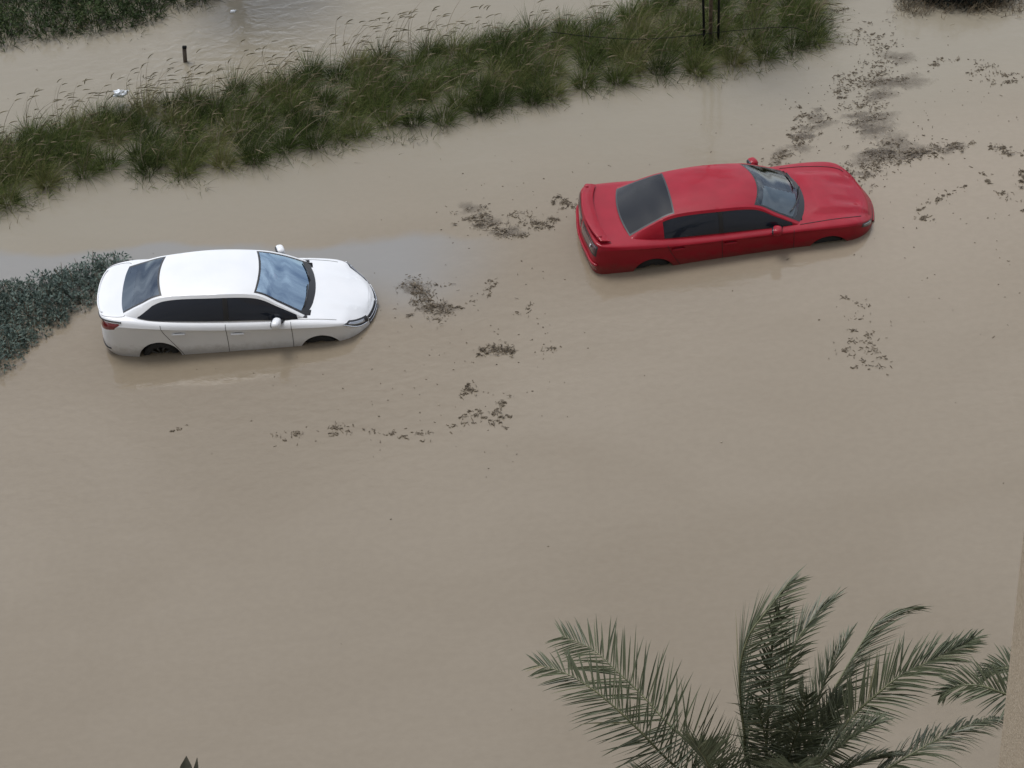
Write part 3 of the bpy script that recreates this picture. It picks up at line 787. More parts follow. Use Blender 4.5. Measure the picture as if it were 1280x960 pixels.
        # windscreen and rear window: black printed border, then the pane
        for (nm, a0, a1, tt, gm) in (('windscreen', 0.0, 2.0, wt, S.get('screen', CLEAR)), ('rear_window', 4.0, 6.0, rt, clear_rear)):
            g = MB(); bo = MB(); bw = S['border']
            da = bw / 1.1
            i0, i1 = (a0 + S['frit'] * 1.6, a1 - da) if nm == 'windscreen' else (a0 + da, a1 - da * 1.3)
            g.grid(s.surf(T, i0, i1, -tt + bw, tt - bw, 22, 20, .001))
            for q in ((a0, i0, -tt, tt), (i1, a1, -tt, tt), (i0, i1, -tt, -tt + bw), (i0, i1, tt - bw, tt)):
                bo.grid(s.surf(T, *q, 14, 14, .001))
            o = g.build(nm, gm, s.root); bo.build('black_border', BLACK, o)
        bs = S['bpillar']
        for mir in (1, -1):
            lo, hi = (lambda a: w0(a) + .0), (lambda a: w1(a))
            bp = MB(); bp.grid(s.surf(s.flank, bs - .05, bs + .05, lo, hi, 4, 10, .003, mir)); bp.build('pillar_trim', BLACK, s.root)
            for (a0, a1) in ((sa, bs - .05), (bs + .05, sc)):
                g = MB(); g.grid(s.surf(s.flank, a0, a1, lo, hi, 26, 10, -.003, mir)); g.build('side_window', DARKGLASS, s.root)
            if S.get('chrome'):
                tr = MB(); pts = [s.flank(sa + (sc - sa) * i / 40, w1(sa + (sc - sa) * i / 40)) * np.array([1, mir, 1]) + np.array([0, -.004 * mir, 0]) for i in range(41)]
                tr.tube(pts, .006, 5); tr.build('window_trim', BLACK, s.root)
    def gaps(s, lines):
        for mir in (1, -1):
            b = MB()
            for ln in lines:
                C = bez([s.side(x, z, .0005) for x, z in ln], max(12, 8 * len(ln)))
                C = [s.side(p[0], p[2], .0005, mir) for p in C]
                b.tube(C, .0045, 5)
            b.build('door_seam', GAP, s.root)
    def ul_line(s, pts, r, m, name, mir=(1, -1), off=.0005, parent=None):
        for k in mir:
            b = MB(); C = bez([(u, l, 0) for u, l in pts], 10 * len(pts))
            b.tube([(lambda e: (e[0] + e[1] * off) * np.array([1, k, 1]))(s.ev(u, l)) for u, l, _ in C], r, 5)
            b.build(name, m, parent or s.root)
    def patch(s, quad, off, m, name, parent=None, mir=(1,), n=14, k=6, lip=True):
        """a panel lying on the hull between four (u, level) corners: start-low, end-low, end-high, start-high"""
        out = []
        for sg in mir:
            P = np.zeros((n + 1, k + 1, 3))
            for i in range(n + 1):
                for j in range(k + 1):
                    x, y = i / n, j / k
                    q = (np.array(quad[0]) * (1 - x) * (1 - y) + np.array(quad[1]) * x * (1 - y) + np.array(quad[2]) * x * y + np.array(quad[3]) * (1 - x) * y)
                    e, nn = s.ev(*q); edge = i in (0, n) or j in (0, k)
                    P[i, j] = (e + nn * (-.006 if edge and lip else off)) * np.array([1, sg, 1])
            b = MB(); b.grid(P); out.append(b.build(name, m, parent or s.root))
        return out
    def wheels(s, r, half, w=.21, spokes=10):
        S = s.S
        for ax in (0, S['rear_axle']):
            for sg in (-1, 1):
                o = empty('wheel', (ax, sg * (half - w / 2), r), s.root)
                b = MB(); prof = [(-w / 2, r * .66), (-w / 2, r * .93), (-w / 2 + .03, r), (w / 2 - .03, r), (w / 2, r * .93), (w / 2, r * .66)]
                P = np.array([[(rr * math.cos(a), y, rr * math.sin(a)) for y, rr in prof] for a in np.linspace(0, 2 * math.pi, 41)])
                b.grid(P).build('tyre', RUBBER, o)
                b = MB(); R = r * .67
                P = np.array([[(rr * math.cos(a), y * sg, rr * math.sin(a)) for y, rr in ((w / 2 - .002, R), (w / 2 - .015, R * .94), (-w * .2, R * .9), (-w * .2, .01))] for a in np.linspace(0, 2 * math.pi, 41)])
                b.grid(P, 1)
                for k in range(spokes):
                    a = 2 * math.pi * k / spokes
                    b.tube([(math.cos(a) * q, sg * (w / 2 - .03 - .02 * (1 - q / R)), math.sin(a) * q) for q in (.03, R * .5, R * .95)], [.026, .02, .024], 6, 0)
                b.ellipsoid((0, sg * (w / 2 - .04), 0), (.05, .02, .05), 0, n=8)
                b.build('rim', [ALLOY, BLACK], o)
        for ax in (0, S['rear_axle']):          # dark arch liners
            for sg in (-1, 1):
                b = MB()
                P = [[(ax + (S['arch_r'] + .004) * math.cos(a), sg * y, S['arch_z'] + (S['arch_r'] + .004) * math.sin(a)) for y in (half - .03, half - .35)] for a in np.linspace(-.3, math.pi + .3, 25)]
                b.grid(P)
                b.grid([[(ax + q * math.cos(a), sg * (half - .35), S['arch_z'] + q * math.sin(a)) for q in (.01, S['arch_r'] + .004)] for a in np.linspace(-.3, math.pi + .3, 25)])
                b.build('arch_liner', GAP, s.root)
    def mirrors(s, c, size, m):
        for sg in (-1, 1):
            b = MB(); R = Matrix.Rotation(sg * .28, 3, 'Z')
            cc = Vector((c[0], sg * c[1], c[2]))
            b.ellipsoid(cc, size, 0, R, 12, .75)
            b.tube([(c[0] + .06, sg * (c[1] - size[1] * .6), c[2] - size[2] * .5), (c[0] + .12, sg * (c[1] - .2), c[2] - size[2] * 1.2)], [.03, .035], 8, 1)
            o = b.build('door_mirror', [m, BLACK], s.root)
            g = MB(); g.ellipsoid(cc + R @ Vector((-size[0] * .72, 0, 0)), (size[0] * .35, size[1] * .85, size[2] * .8), 0, R, 10, .75)
            g.build('mirror_glass', DARKGLASS, o)
    def handles(s, pts, m):
        for sg in (1, -1):
            for x, z in pts:
                p = Vector(s.side(x, z, .018, sg)); b = MB()
                b.ellipsoid(p, (.115, .018, .022), 0, None, 10, .6)
                par = min([o for g, o in s.parts.items() if g.startswith('door')], key=lambda o: (sum((Vector(v) for v in [o.bound_box[0], o.bound_box[6]]), Vector()) / 2 - p).length)
                hh = b.build('door_handle', m, par)
                d = MB(); q = Vector(s.side(x, z - .004, .002, sg)); d.ellipsoid(q, (.09, .006, .032), 0, None, 8, .8); d.build('handle_recess', GAP, hh)
    def cabin(s, dash_mat, belt, xs, seats=True):
        """floor, dashboard, steering wheel and seats seen through the glass"""
        x0, x1 = xs; b = MB()
        b.box(((x0 + x1) / 2, 0, .42), (x0 - x1, 1.42, .08))
        for sg in (-1, 1): b.box(((x0 + x1) / 2, sg * .72, .68), (x0 - x1, .05, .58))
        b.box((x1 - .02, 0, .7), (.06, 1.42, .58))
        b.build('cabin_shell', CABIN, s.root)
        d = MB(); d.ellipsoid((x0 - .52, 0, belt - .09), (.42, .70, .09), 0, None, 14, .5); o = d.build('dashboard', dash_mat, s.root)
        w = MB(); w.tube([(x0 - .98 + .05 * math.sin(a), -.36 * -1 + .18 * math.cos(a), belt - .08 + .17 * math.sin(a)) for a in np.linspace(0, 2 * math.pi, 25)], .016, 6); w.build('steering_wheel', BLACK, s.root)
        for y in (-.36, .36):
            q = MB(); q.box((x0 - 1.25, y, .62), (.5, .5, .16), 0, None, .05)
            q.box((x0 - 1.56, y, .90), (.16, .48, .62), 0, Matrix.Rotation(-.25, 3, 'Y'), .06); q.box((x0 - 1.66, y, 1.2), (.1, .26, .17), 0, Matrix.Rotation(-.25, 3, 'Y'), .04)
            q.build('seat', CABIN, s.root)
        q = MB(); q.box((x1 + .75, 0, .6), (.5, 1.3, .18), 0, None, .05); q.box((x1 + .45, 0, .88), (.18, 1.3, .5), 0, Matrix.Rotation(-.35, 3, 'Y'), .06)
        q.box((x1 + .1, 0, belt - .03), (.5, 1.3, .04), 0, None, .015)
        q.build('rear_bench', CABIN, s.root)

def build_net(xs, ys, levels, deckz, midx, l6=.52):
    """xs/ys: plan of the widest ring; levels: (z per key, y factor per key, x shift per key); then two deck rows"""
    n = len(xs); net = []
    for k in range(n):
        row = []
        for (z, f, dx) in levels: row.append((xs[k] + dx[k], ys[k] * f[k], z[k]))
        xe, ye, ze = row[-1]
        row.append((xe + (midx[k] - xe) * .72, ye * l6, ze + (deckz[k] - ze) * .78))
        row.append((midx[k], 0, deckz[k])); net.append(row)
    return net

def lerp_keys(*kv):
    return lambda a: float(np.interp(a, [k for k, _ in kv], [v for _, v in kv]))

def seat_car(pos_uv, z):  return (pos_uv[0], pos_uv[1], z)

# ---- the white saloon
def white_car():
    paint = mat('white_paint', (.78, .79, .80), .38, coat=.45, coat_rough=.05)
    noisy(paint, (.66, .675, .69), (.69, .70, .71), 3)
    muddy(paint, .46, .62)
    xs = [.93, .835, .62, .37, 0, -.62, -1.55, -2.2, -2.68, -3.2, -3.56, -3.675, -3.705]
    ys = [0, .41, .69, .835, .893, .905, .909, .907, .90, .86, .735, .42, 0]
    one = lambda *v: list(v)
    z0 = [.20, .20, .2, .18, .17, .17, .17, .17, .17, .2, .25, .27, .27]
    z1 = [.30, .30, .31, .30, .30, .29, .29, .29, .30, .33, .38, .40, .40]
    z2 = [.45, .45, .46, .47, .48, .48, .48, .49, .50, .54, .58, .60, .60]
    z3 = [.57, .57, .62, .75, .80, .815, .835, .87, .91, .94, .88, .82, .81]
    z4 = [.65, .655, .72, .835, .865, .88, .905, .94, .98, 1.02, 1.0, .97, .96]
    z5 = [.70, .71, .785, .87, .93, .965, .99, 1.02, 1.055, 1.10, 1.085, 1.06, 1.05]
    f0 = [1, .93, .90, .92, .93, .93, .93, .93, .93, .92, .86, .9, 1]
    f1 = [1, .99, .98, .975, .975, .975, .975, .975, .975, .97, .97, .98, 1]
    f2 = [1, 1, 1, .995, .995, .995, .995, .995, .995, .995, 1, 1, 1]
    f3 = [1, 1, 1, 1, .99, .985, .985, .985, .99, 1, 1, 1, 1]
    f4 = [1, .985, .98, .99, .995, 1, 1, 1, 1, .99, .98, 1, 1]
    f5 = [1, .95, .92, .90, .88, .885, .89, .885, .88, .865, .87, .93, 1]
    d0 = [-.06, -.06, -.05, -.02, 0, 0, 0, 0, 0, .04, .10, .12, .12]
    d1 = [-.01, -.01, -.01, 0, 0, 0, 0, 0, 0, .01, .03, .03, .03]
    d2 = [.0] * 13
    d3 = [-.005, -.005, 0, 0, 0, 0, 0, 0, 0, 0, .01, .015, .02]
    d4 = [-.025, -.025, -.02, 0, 0, 0, 0, 0, 0, 0, .03, .04, .045]
    d5 = [-.07, -.075, -.08, -.02, 0, 0, 0, 0, 0, .01, .0, 0, 0]
    midx = [.83, .77, .62, .40, .02, -.5, -1.5, -2.2, -2.7, -3.2, -3.48, -3.61, -3.67]
    dz = [.735, .76, .81, .87, .95, .985, 1.0, 1.02, 1.06, 1.095, 1.095, 1.085, 1.075]
    net = build_net(xs, ys, list(zip((z0, z1, z2, z3, z4, z5), (f0, f1, f2, f3, f4, f5), (d0, d1, d2, d3, d4, d5))), dz, midx)
    def deck(x, y):
        if -.1 < x < .8: return .010 * math.exp(-((y - .40 - .05 * (-x)) / .045) ** 2) * min(1, (x + .1) / .3, (.8 - x) / .2) + .006 * (y < .38)
        return 0.0
    def panel(u, l, x, z, y):
        if l > 5.05 and u < 4.85: return 'hood'
        if l > 5.1 and u > 9.0: return 'trunk'
        if l < 5 and -1.53 < x < -.47 and z > .25: return 'door_f'
        if l < 5 and -2.62 < x < -1.53 and z > .25 and x > -2.62 + max(0, (.80 - z)) * .65 : return 'door_r'
        return 'body'
    S = dict(net=net, deck=deck, panel=panel, arch_r=.362, arch_z=.315, rear_axle=-2.68,
             cab=lambda x, y: -3.12 < x < -.16 and abs(y) < .70,
             rail=[(-.26, .745, .965), (-.66, .675, 1.20), (-1.06, .585, 1.365), (-1.80, .585, 1.405), (-2.56, .55, 1.36), (-2.93, .60, 1.235), (-3.30, .665, 1.07)],
             mid=[(-.10, 0, .985), (-.55, 0, 1.225), (-.99, 0, 1.41), (-1.80, 0, 1.455), (-2.64, 0, 1.395), (-3.02, 0, 1.24), (-3.34, 0, 1.075)],
             base=[(-.26, .75, .955), (-.60, .80, .955), (-1.02, .815, .97), (-1.80, .815, .99), (-2.56, .805, 1.03), (-2.95, .775, 1.055), (-3.32, .70, 1.065)],
             ws_t=.93, rw_t=.93, win=(.28, 5.12), bpillar=2.66, screen=BLUEGLASS, border=.065, frit=.12,
             w0=lerp_keys((0, .16), (1, .13), (2, .12), (3.6, .12), (4, .15), (4.4, .24), (4.8, .44), (5.12, .70)), w1=lerp_keys((0, .93), (.6, .93), (4.2, .93), (4.7, .89), (5.0, .81), (5.12, .745)), chrome=True)
    c = Car(S, paint, 'car', 'white saloon car flooded to its wheel arches beside the shrub bed', (-3.11188, 29.50941, -.48855), -.020735, -.044053)
    c.hull(); c.greenhouse(REARGLASS); c.wheels(.31, .835, .205)
    c.gaps([[(-.47, .95), (-.46, .80), (-.455, .55), (-.46, .28)], [(-1.55, .975), (-1.54, .8), (-1.53, .55), (-1.53, .28)],
            [(-2.62, 1.02), (-2.58, .88), (-2.42, .62), (-2.30, .42), (-2.27, .28)], [(-.47, .28), (-1.5, .27), (-2.27, .28)]])
    c.ul_line([(3.25, 5.05), (4.0, 5.06), (4.85, 5.06)], .0045, GAP, 'hood_seam', parent=c.parts['hood'])
    c.ul_line([(9.02, 5.9), (9.02, 5.3), (9.2, 5.1), (9.7, 5.05), (10.2, 5.02)], .004, GAP, 'trunk_seam', parent=c.parts['trunk'])
    # shoulder crease catching the light from tail lamp to headlamp
    c.handles([(-2.33, .845), (-1.36, .80)], paint)
    c.mirrors((-.70, .955, 1.035), (.075, .115, .075), paint)
    hl = c.patch([(3.1, 4.0), (1.1, 2.9), (1.05, 4.9), (2.35, 5.1)], .004, BLACK, 'headlight', mir=(1, -1))
    for k, sg in zip(hl, (1, -1)):
        c.patch([(2.75, 4.05), (1.4, 3.5), (1.35, 4.4), (2.3, 4.75)], .012, LAMPGLASS, 'lens', k, (sg,))
        c.ul_line([(2.9, 3.9), (2.2, 3.5), (1.3, 3.3)], .011, CHROME, 'light_strip', (sg,), .012, k)
    gr = c.patch([(1.2, 2.2), (0, 2.1), (0, 4.7), (1.2, 4.6)], .003, BLACK, 'grille', mir=(1, -1))
    for l in (2.9, 3.6): c.ul_line([(1.12, l), (.5, l), (0, l)], .007, CHROME, 'grille_bar', (1, -1), .008, gr[0])
    b = MB(); e, nn = c.ev(0.0, 3.4); b.ellipsoid(e + np.array([.012, 0, 0]), (.012, .06, .06), 0, None, 10); b.build('badge', CHROME, gr[0])
    tl = c.patch([(9.45, 3.0), (10.9, 2.8), (11.0, 4.45), (9.1, 4.4)], .008, TAILRED, 'taillight', mir=(1, -1))
    for k, sg in zip(tl, (1, -1)): c.ul_line([(9.15, 4.5), (9.9, 4.62), (10.9, 4.62)], .012, BLACK, 'light_rim', (sg,), .008, k)
    c.patch([(10.6, 3.1), (12, 3.1), (12, 3.9), (10.9, 3.9)], .002, GAP, 'plate_recess', mir=(1, -1))
    b = MB(); e, nn = c.ev(12, 3.5); b.box(e + np.array([-.012, 0, 0]), (.012, .5, .11), 0, None, .003); b.build('licence_plate', PLATE, c.root)
    c.ul_line([(9.8, 1.65), (10.2, 1.55), (10.8, 1.5)], .012, GAP, 'bumper_vent', (1, -1), .004)
    # trunk edge lip, wipers, cowl
    c.ul_line([(10.2, 5.25), (11, 5.2), (12, 5.2)], .014, paint, 'trunk_lip', (1, -1), .006, c.parts['trunk'])
    b = MB()
    b.grid(c.surf(c.top, -.13, .02, -.9, .9, 3, 20, -.004)); b.build('cowl', BLACK, c.root)
    for y0, y1 in ((.12, .60), (-.55, -.02)):
        b = MB(); p = [c.top(.16, -y0 / .74), c.top(.20, -(y0 + y1) / 2 / .74), c.top(.24, -y1 / .74)]
        b.tube([q + np.array([0.01, 0, .016]) for q in p], .011, 6); b.build('wiper', BLACK, c.root)
    c.cabin(CABIN, .97, (-.20, -3.1))
    b = MB(); q = c.top(1.72, .02); b.box(q + np.array([-.05, 0, -.06]), (.04, .22, .075), 0, Matrix.Rotation(.3, 3, 'Y'), .012); b.build('inside_mirror', BLACK, c.root)
    b = MB(); q = c.top(1.45, .03) + np.array([0, 0, -.07]); b.ellipsoid(q, (.045, .035, .05), 0, None, 8); b.tube([q, q + np.array([0, 0, .07])], .004, 5)
    tag(b.build('mirror_ornament', mat('pink_ornament', (.9, .25, .40), .6), c.root))
    return c
white_car()

# ---- the red muscle saloon
def red_car():
    paint = mat('red_paint', (.3, .01, .02), .5, coat=.32, coat_rough=.06, spec=.15)
    noisy(paint, (.245, .004, .014), (.28, .005, .017), 4)
    muddy(paint, .58, .72, (.10, .075, .055))
    xs = [.955, .885, .735, .46, 0, -.70, -1.85, -2.5, -3.05, -3.65, -4.03, -4.13, -4.17]
    ys = [0, .43, .725, .895, .935, .92, .925, .935, .94, .92, .84, .46, 0]
    z0 = [.22, .22, .22, .2, .19, .19, .19, .19, .19, .22, .27, .3, .3]
    z1 = [.33, .33, .34, .33, .32, .31, .31, .31, .32, .36, .42, .45, .45]
    z2 = [.48, .48, .50, .52, .53, .53, .53, .55, .56, .60, .64, .66, .66]
    z3 = [.60, .60, .67, .79, .84, .86, .88, .90, .92, .94, .93, .90, .88]
    z4 = [.66, .67, .78, .88, .925, .935, .95, .965, .99, 1.03, 1.05, 1.04, 1.04]
    z5 = [.71, .725, .83, .92, .965, .975, .99, 1.01, 1.045, 1.085, 1.105, 1.10, 1.10]
    f0 = [1, .93, .92, .92, .93, .93, .93, .93, .93, .93, .92, .95, 1]
    f1 = [1, .99, .98, .975, .975, .97, .97, .975, .975, .975, .98, 1, 1]
    f2 = [1, 1, 1, .99, .985, .965, .965, .97, .985, .99, 1, 1, 1]
    f3 = [1, 1, 1, 1, .99, .985, .985, .985, .99, 1, 1, 1, 1]
    f4 = [1, .995, .985, 1, 1.0, 1.005, 1.005, 1.005, 1.0, .995, .985, 1, 1]
    f5 = [1, .96, .93, .90, .885, .88, .88, .885, .89, .90, .91, .96, 1]
    d0 = [-.05, -.05, -.05, -.02, 0, 0, 0, 0, 0, .04, .12, .14, .14]
    d1 = [0, 0, 0, 0, 0, 0, 0, 0, 0, .01, .03, .03, .03]
    d2 = [0] * 13
    d3 = [0, 0, 0, 0, 0, 0, 0, 0, 0, 0, .02, .03, .03]
    d4 = [-.015, -.015, -.015, 0, 0, 0, 0, 0, 0, 0, .05, .06, .06]
    d5 = [-.07, -.07, -.06, 0, 0, 0, 0, 0, 0, .0, .06, .07, .08]
    midx = [.84, .79, .65, .44, .05, -.6, -1.8, -2.5, -3.05, -3.62, -3.92, -4.02, -4.07]
    dz = [.74, .76, .82, .89, .975, 1.01, 1.02, 1.04, 1.07, 1.10, 1.105, 1.105, 1.10]
    net = build_net(xs, ys, list(zip((z0, z1, z2, z3, z4, z5), (f0, f1, f2, f3, f4, f5), (d0, d1, d2, d3, d4, d5))), dz, midx)
    sm = lambda t: max(0, min(1, t)) ** 2 * (3 - 2 * max(0, min(1, t)))
    def deck(x, y):
        if -.4 < x < .95:
            e = sm((x + .4) / .35) * sm((.95 - x) / .15)
            dome = .045 * (1 - sm((y - .52 + .10 * x) / .06))
            scoop = -.022 * (1 - sm(abs(y - .26) / .13)) * sm((x - .10) / .25) * (1 - sm((x - .62) / .12))
            return e * (dome + scoop)
        return 0.0
    def panel(u, l, x, z, y):
        if l > 5.28 and u < 4.75: return 'hood'
        if l > 5.15 and u > 9.0: return 'trunk'
        if l < 4.8 and -1.85 < x < -.62 and z > .28: return 'door_f'
        if l < 4.8 and x < -1.85 and z > .28 and x > -2.78 + max(0, (.90 - z)) * .45: return 'door_r'
        return 'body'
    S = dict(net=net, deck=deck, panel=panel, arch_r=.385, arch_z=.355, rear_axle=-3.05,
             cab=lambda x, y: -3.25 < x < -.42 and abs(y) < .72,
             rail=[(-.52, .79, .975), (-.90, .715, 1.175), (-1.27, .625, 1.34), (-1.95, .62, 1.395), (-2.62, .60, 1.37), (-3.02, .645, 1.245), (-3.40, .70, 1.075)],
             mid=[(-.24, 0, 1.0), (-.68, 0, 1.205), (-1.10, 0, 1.385), (-1.85, 0, 1.445), (-2.60, 0, 1.41), (-3.07, 0, 1.27), (-3.50, 0, 1.11)],
             base=[(-.52, .795, .965), (-.86, .81, .962), (-1.25, .815, .968), (-1.95, .815, .985), (-2.62, .82, 1.015), (-3.02, .80, 1.04), (-3.42, .745, 1.065)],
             ws_t=.93, rw_t=.95, win=(.28, 4.5), bpillar=2.86, border=.05, frit=.16,
             w0=lerp_keys((0, .16), (1, .12), (2, .10), (4.5, .12)), w1=lerp_keys((0, .94), (4.5, .94)))
    c = Car(S, paint, 'car', 'red saloon car with a boot spoiler, flooded to its wheel arches', (5.541996, 30.952051, -.567209), .076937, -.015184)
    c.hull(); c.greenhouse(mat('black_rear_glass', (.014, .015, .017), .16, spec=.25)); c.wheels(.345, .86, .225)
    c.gaps([[(-.62, .955), (-.615, .8), (-.61, .55), (-.62, .30)], [(-1.87, .965), (-1.86, .8), (-1.85, .55), (-1.85, .3)],
            [(-2.80, .99), (-2.76, .86), (-2.66, .66), (-2.55, .45), (-2.52, .3)], [(-.62, .3), (-1.6, .29), (-2.52, .3)]])
    c.ul_line([(2.3, 5.32), (3.2, 5.30), (4.0, 5.2), (4.75, 5.05)], .008, GAP, 'hood_seam', parent=c.parts['hood'])
    c.handles([(-2.62, .885), (-1.72, .865)], paint)
    c.mirrors((-.93, .975, 1.045), (.085, .105, .07), paint)
    # front: split grille in body-coloured surround, headlamps, bumper
    hl = c.patch([(2.75, 3.1), (1.35, 3.05), (1.3, 4.25), (2.6, 4.15)], .004, BLACK, 'headlight', mir=(1, -1))
    for k, sg in zip(hl, (1, -1)): c.patch([(2.6, 3.3), (1.6, 3.3), (1.6, 3.95), (2.5, 3.9)], .012, mat('grey_lens', (.10, .10, .105), .15, .3, coat=1), 'lens', k, (sg,))
    gr = c.patch([(1.25, 1.9), (0, 1.9), (0, 4.1), (1.25, 4.1)], .003, BLACK, 'grille', mir=(1, -1))
    c.ul_line([(1.2, 3.0), (.5, 3.0), (0, 3.0)], .022, paint, 'grille_bar', (1, -1), .01, gr[0])
    # tail: smoked full-width lamp, bumper shelf, spoiler on the boot lid
    tl = c.patch([(9.9, 2.55), (12, 2.55), (12, 4.35), (9.9, 4.3)], .006, BLACK, 'taillight', mir=(1, -1))
    smoke = mat('smoked_lens', (.05, .008, .012), .15, coat=1)
    for k, sg in zip(tl, (1, -1)): c.patch([(10.0, 2.75), (12, 2.75), (12, 4.1), (10.0, 4.1)], .012, smoke, 'lens', k, (sg,))
    b = MB(); e, nn = c.ev(10.6, 3.4); b.box(e + nn * .016, (.015, .13, .03), 0, Matrix.Rotation(-.25, 3, 'Z'), .003); b.build('badge', CHROME, tl[0])
    c.ul_line([(9.9, 2.2), (10.6, 2.2), (11.4, 2.2), (12, 2.2)], .026, paint, 'bumper_shelf', (1, -1), .01)
    for sg in (1, -1): c.patch([(9.9, 1.7), (10.7, 1.7), (10.6, 2.3), (9.95, 2.3)], .008, TAILRED, 'reflector', None, (sg,))
    sp = MB(); n = 30; P = []
    for i in range(n + 1):
        t = -1 + 2 * i / n; q = abs(t); y = t * .80
        xb = -4.10 + .17 * q ** 2.2; z = 1.212 - .05 * q ** 3; wd = .215 - .03 * q
        P.append([(xb + wd, y, z - .035), (xb + wd * .6, y, z - .005), (xb + .02, y, z + .012), (xb - .008, y, z + .002), (xb + .01, y, z - .022), (xb + wd * .6, y, z - .04), (xb + wd, y, z - .035)])
    sp.grid(P)
    for e in (P[0], P[-1]): sp.add(e[:6], [tuple(range(6))])
    for y in (-.70, .70, 0): sp.box((-3.99 + .06 * (y != 0), y, 1.145), (.08, .05, .10), 0, None, .01)
    sp.build('spoiler', paint, c.parts['trunk'])
    b = MB(); b.grid(c.surf(c.top, -.20, .02, -.92, .92, 3, 20, -.004)); b.build('cowl', BLACK, c.root)
    for (a0, t0, a1, t1) in ((.15, -.15, .5, .78), (.12, -.72, .42, -.02)):
        b = MB(); p = [c.top(a0 + (a1 - a0) * k / 6, t0 + (t1 - t0) * k / 6) + np.array([.012, 0, .028]) for k in range(7)]
        b.tube(p, [.016, .014, .012, .014, .014, .013, .011], 6); b.build('wiper', BLACK, c.root)
    b = MB(); q = c.top(1.74, 0); b.box(q + np.array([-.02, 0, -.06]), (.04, .22, .075), 0, Matrix.Rotation(.3, 3, 'Y'), .012); b.build('inside_mirror', BLACK, c.root)
    # pale pleated sheet behind the near half of the screen
    b = MB(); P = np.array([[c.top(.35 + 1.4 * i / 16, t) + np.array([-.015, 0, -.03 - .012 * (i % 2)]) for t in np.linspace(.04, .86, 9)] for i in range(17)])
    b.grid(P); b.build('screen_sheet', PALESHEET, c.root)
    c.cabin(CABIN, .985, (-.38, -3.2))
    return c
red_car()

# ------------------------------------------------------------------ small things
WOOD = noisy(mat('weathered_wood', (.06, .05, .04), .9, spec=.2), (.06, .05, .042), (.13, .11, .09), 14, 5, .004, 60, stretch=(1, 1, .2))
METAL = mat('dark_stake', (.012, .013, .012), .85, spec=.1)

def tree_support():
    c = px(888, 60)
    o = empty('staked_tree', c); tag(o, 'young tree trunk between two dark stakes among the grass', 'tree')
    b = MB(); b.tube([(0, .02, -.1), (.02, 0, 1.2), (.0, .05, 2.6), (.03, 0, 4.0)], [.04, .036, .03, .02], 9); b.build('trunk', BARK, o)
    for k, (dx, lean) in enumerate(((-.12, -.03), (.14, .04))):
        b = MB(); b.tube([(dx, -.06, -.1), (dx + lean * .5, -.06, 1.1), (dx + lean, -.04, 2.0)], [.025, .024, .022], 8); b.build('stake', METAL, o)
    b = MB(); b.tube([(-.14, -.09, 1.8), (.17, -.09, 1.8)], .02, 6); b.build('tie', METAL, o)
    rng = np.random.default_rng(31); lf = Soup(); st = MB()
    for i in range(18):
        z = rng.uniform(2.6, 4.2); a = rng.random() * 6.28; L = rng.uniform(.5, 1.2)
        e = np.array([math.cos(a) * L, math.sin(a) * L, z + rng.uniform(.2, .7)]); st.tube([(0, 0, z - .1), tuple(e * np.array([.5, .5, 1]) - np.array([0, 0, .1])), tuple(e)], [.016, .011, .005], 5)
        for t in np.linspace(.4, 1, 6):
            q = np.array([e[0] * t, e[1] * t, 0]); leaf_patch(rng, lf, q, 26, .25, .3, (.05, .1), .03, .3); lf.V[-1][:, 2] += z + (e[2] - z) * t - .15
    st.build('limbs', BARK, o); lf.build('crown', LEAF_DARK, o)
tree_support()

def far_tree():
    """tree on the far bank just above the frame, mirrored in the water between the two banks"""
    rng = np.random.default_rng(41); c = px(292, -30)
    o = empty('bank_tree', c); tag(o, 'tree on the far bank mirrored in the ruffled water behind the short post', 'tree')
    b = MB(); b.tube([(-.1, 0, -.2), (0, 0, 1.5), (.1, 0, 3.2)], [.17, .14, .10], 10)
    b.build('trunk', BARK, o)
    lf, st = Soup(), MB()
    for i in range(26):
        z = rng.uniform(1.4, 3.2); a = rng.random() * 6.28; L = rng.uniform(.8, 1.7)
        e = np.array([math.cos(a) * L, math.sin(a) * L, z + rng.uniform(.3, 1.4)])
        st.tube([(0, 0, z), tuple(e * np.array([.5, .5, 1]) - np.array([0, 0, .2])), tuple(e)], [.05, .03, .012], 5)
        for t in np.linspace(.45, 1, 6):
            leaf_patch(rng, lf, e[:2] * t, 60, .38, .5, (.06, .12), .035, .3); lf.V[-1][:, 2] += z + (e[2] - z) * t - .25
    st.build('limbs', BARK, o); lf.build('crown', LEAF_DARK, o)
far_tree()

def post():
    p = px(231, 77); o = empty('post', p); tag(o, 'short weathered wooden post leaning in the far channel', 'post')
    b = MB(); R = Matrix.Rotation(.10, 3, 'Y'); b.box((.02, 0, .10), (.075, .06, .44), 0, R, .006); b.build('shaft', WOOD, o)
    b = MB(); b.box((.048, -.004, .335), (.085, .07, .04), 0, R, .008); b.build('cap', METAL, o)
post()

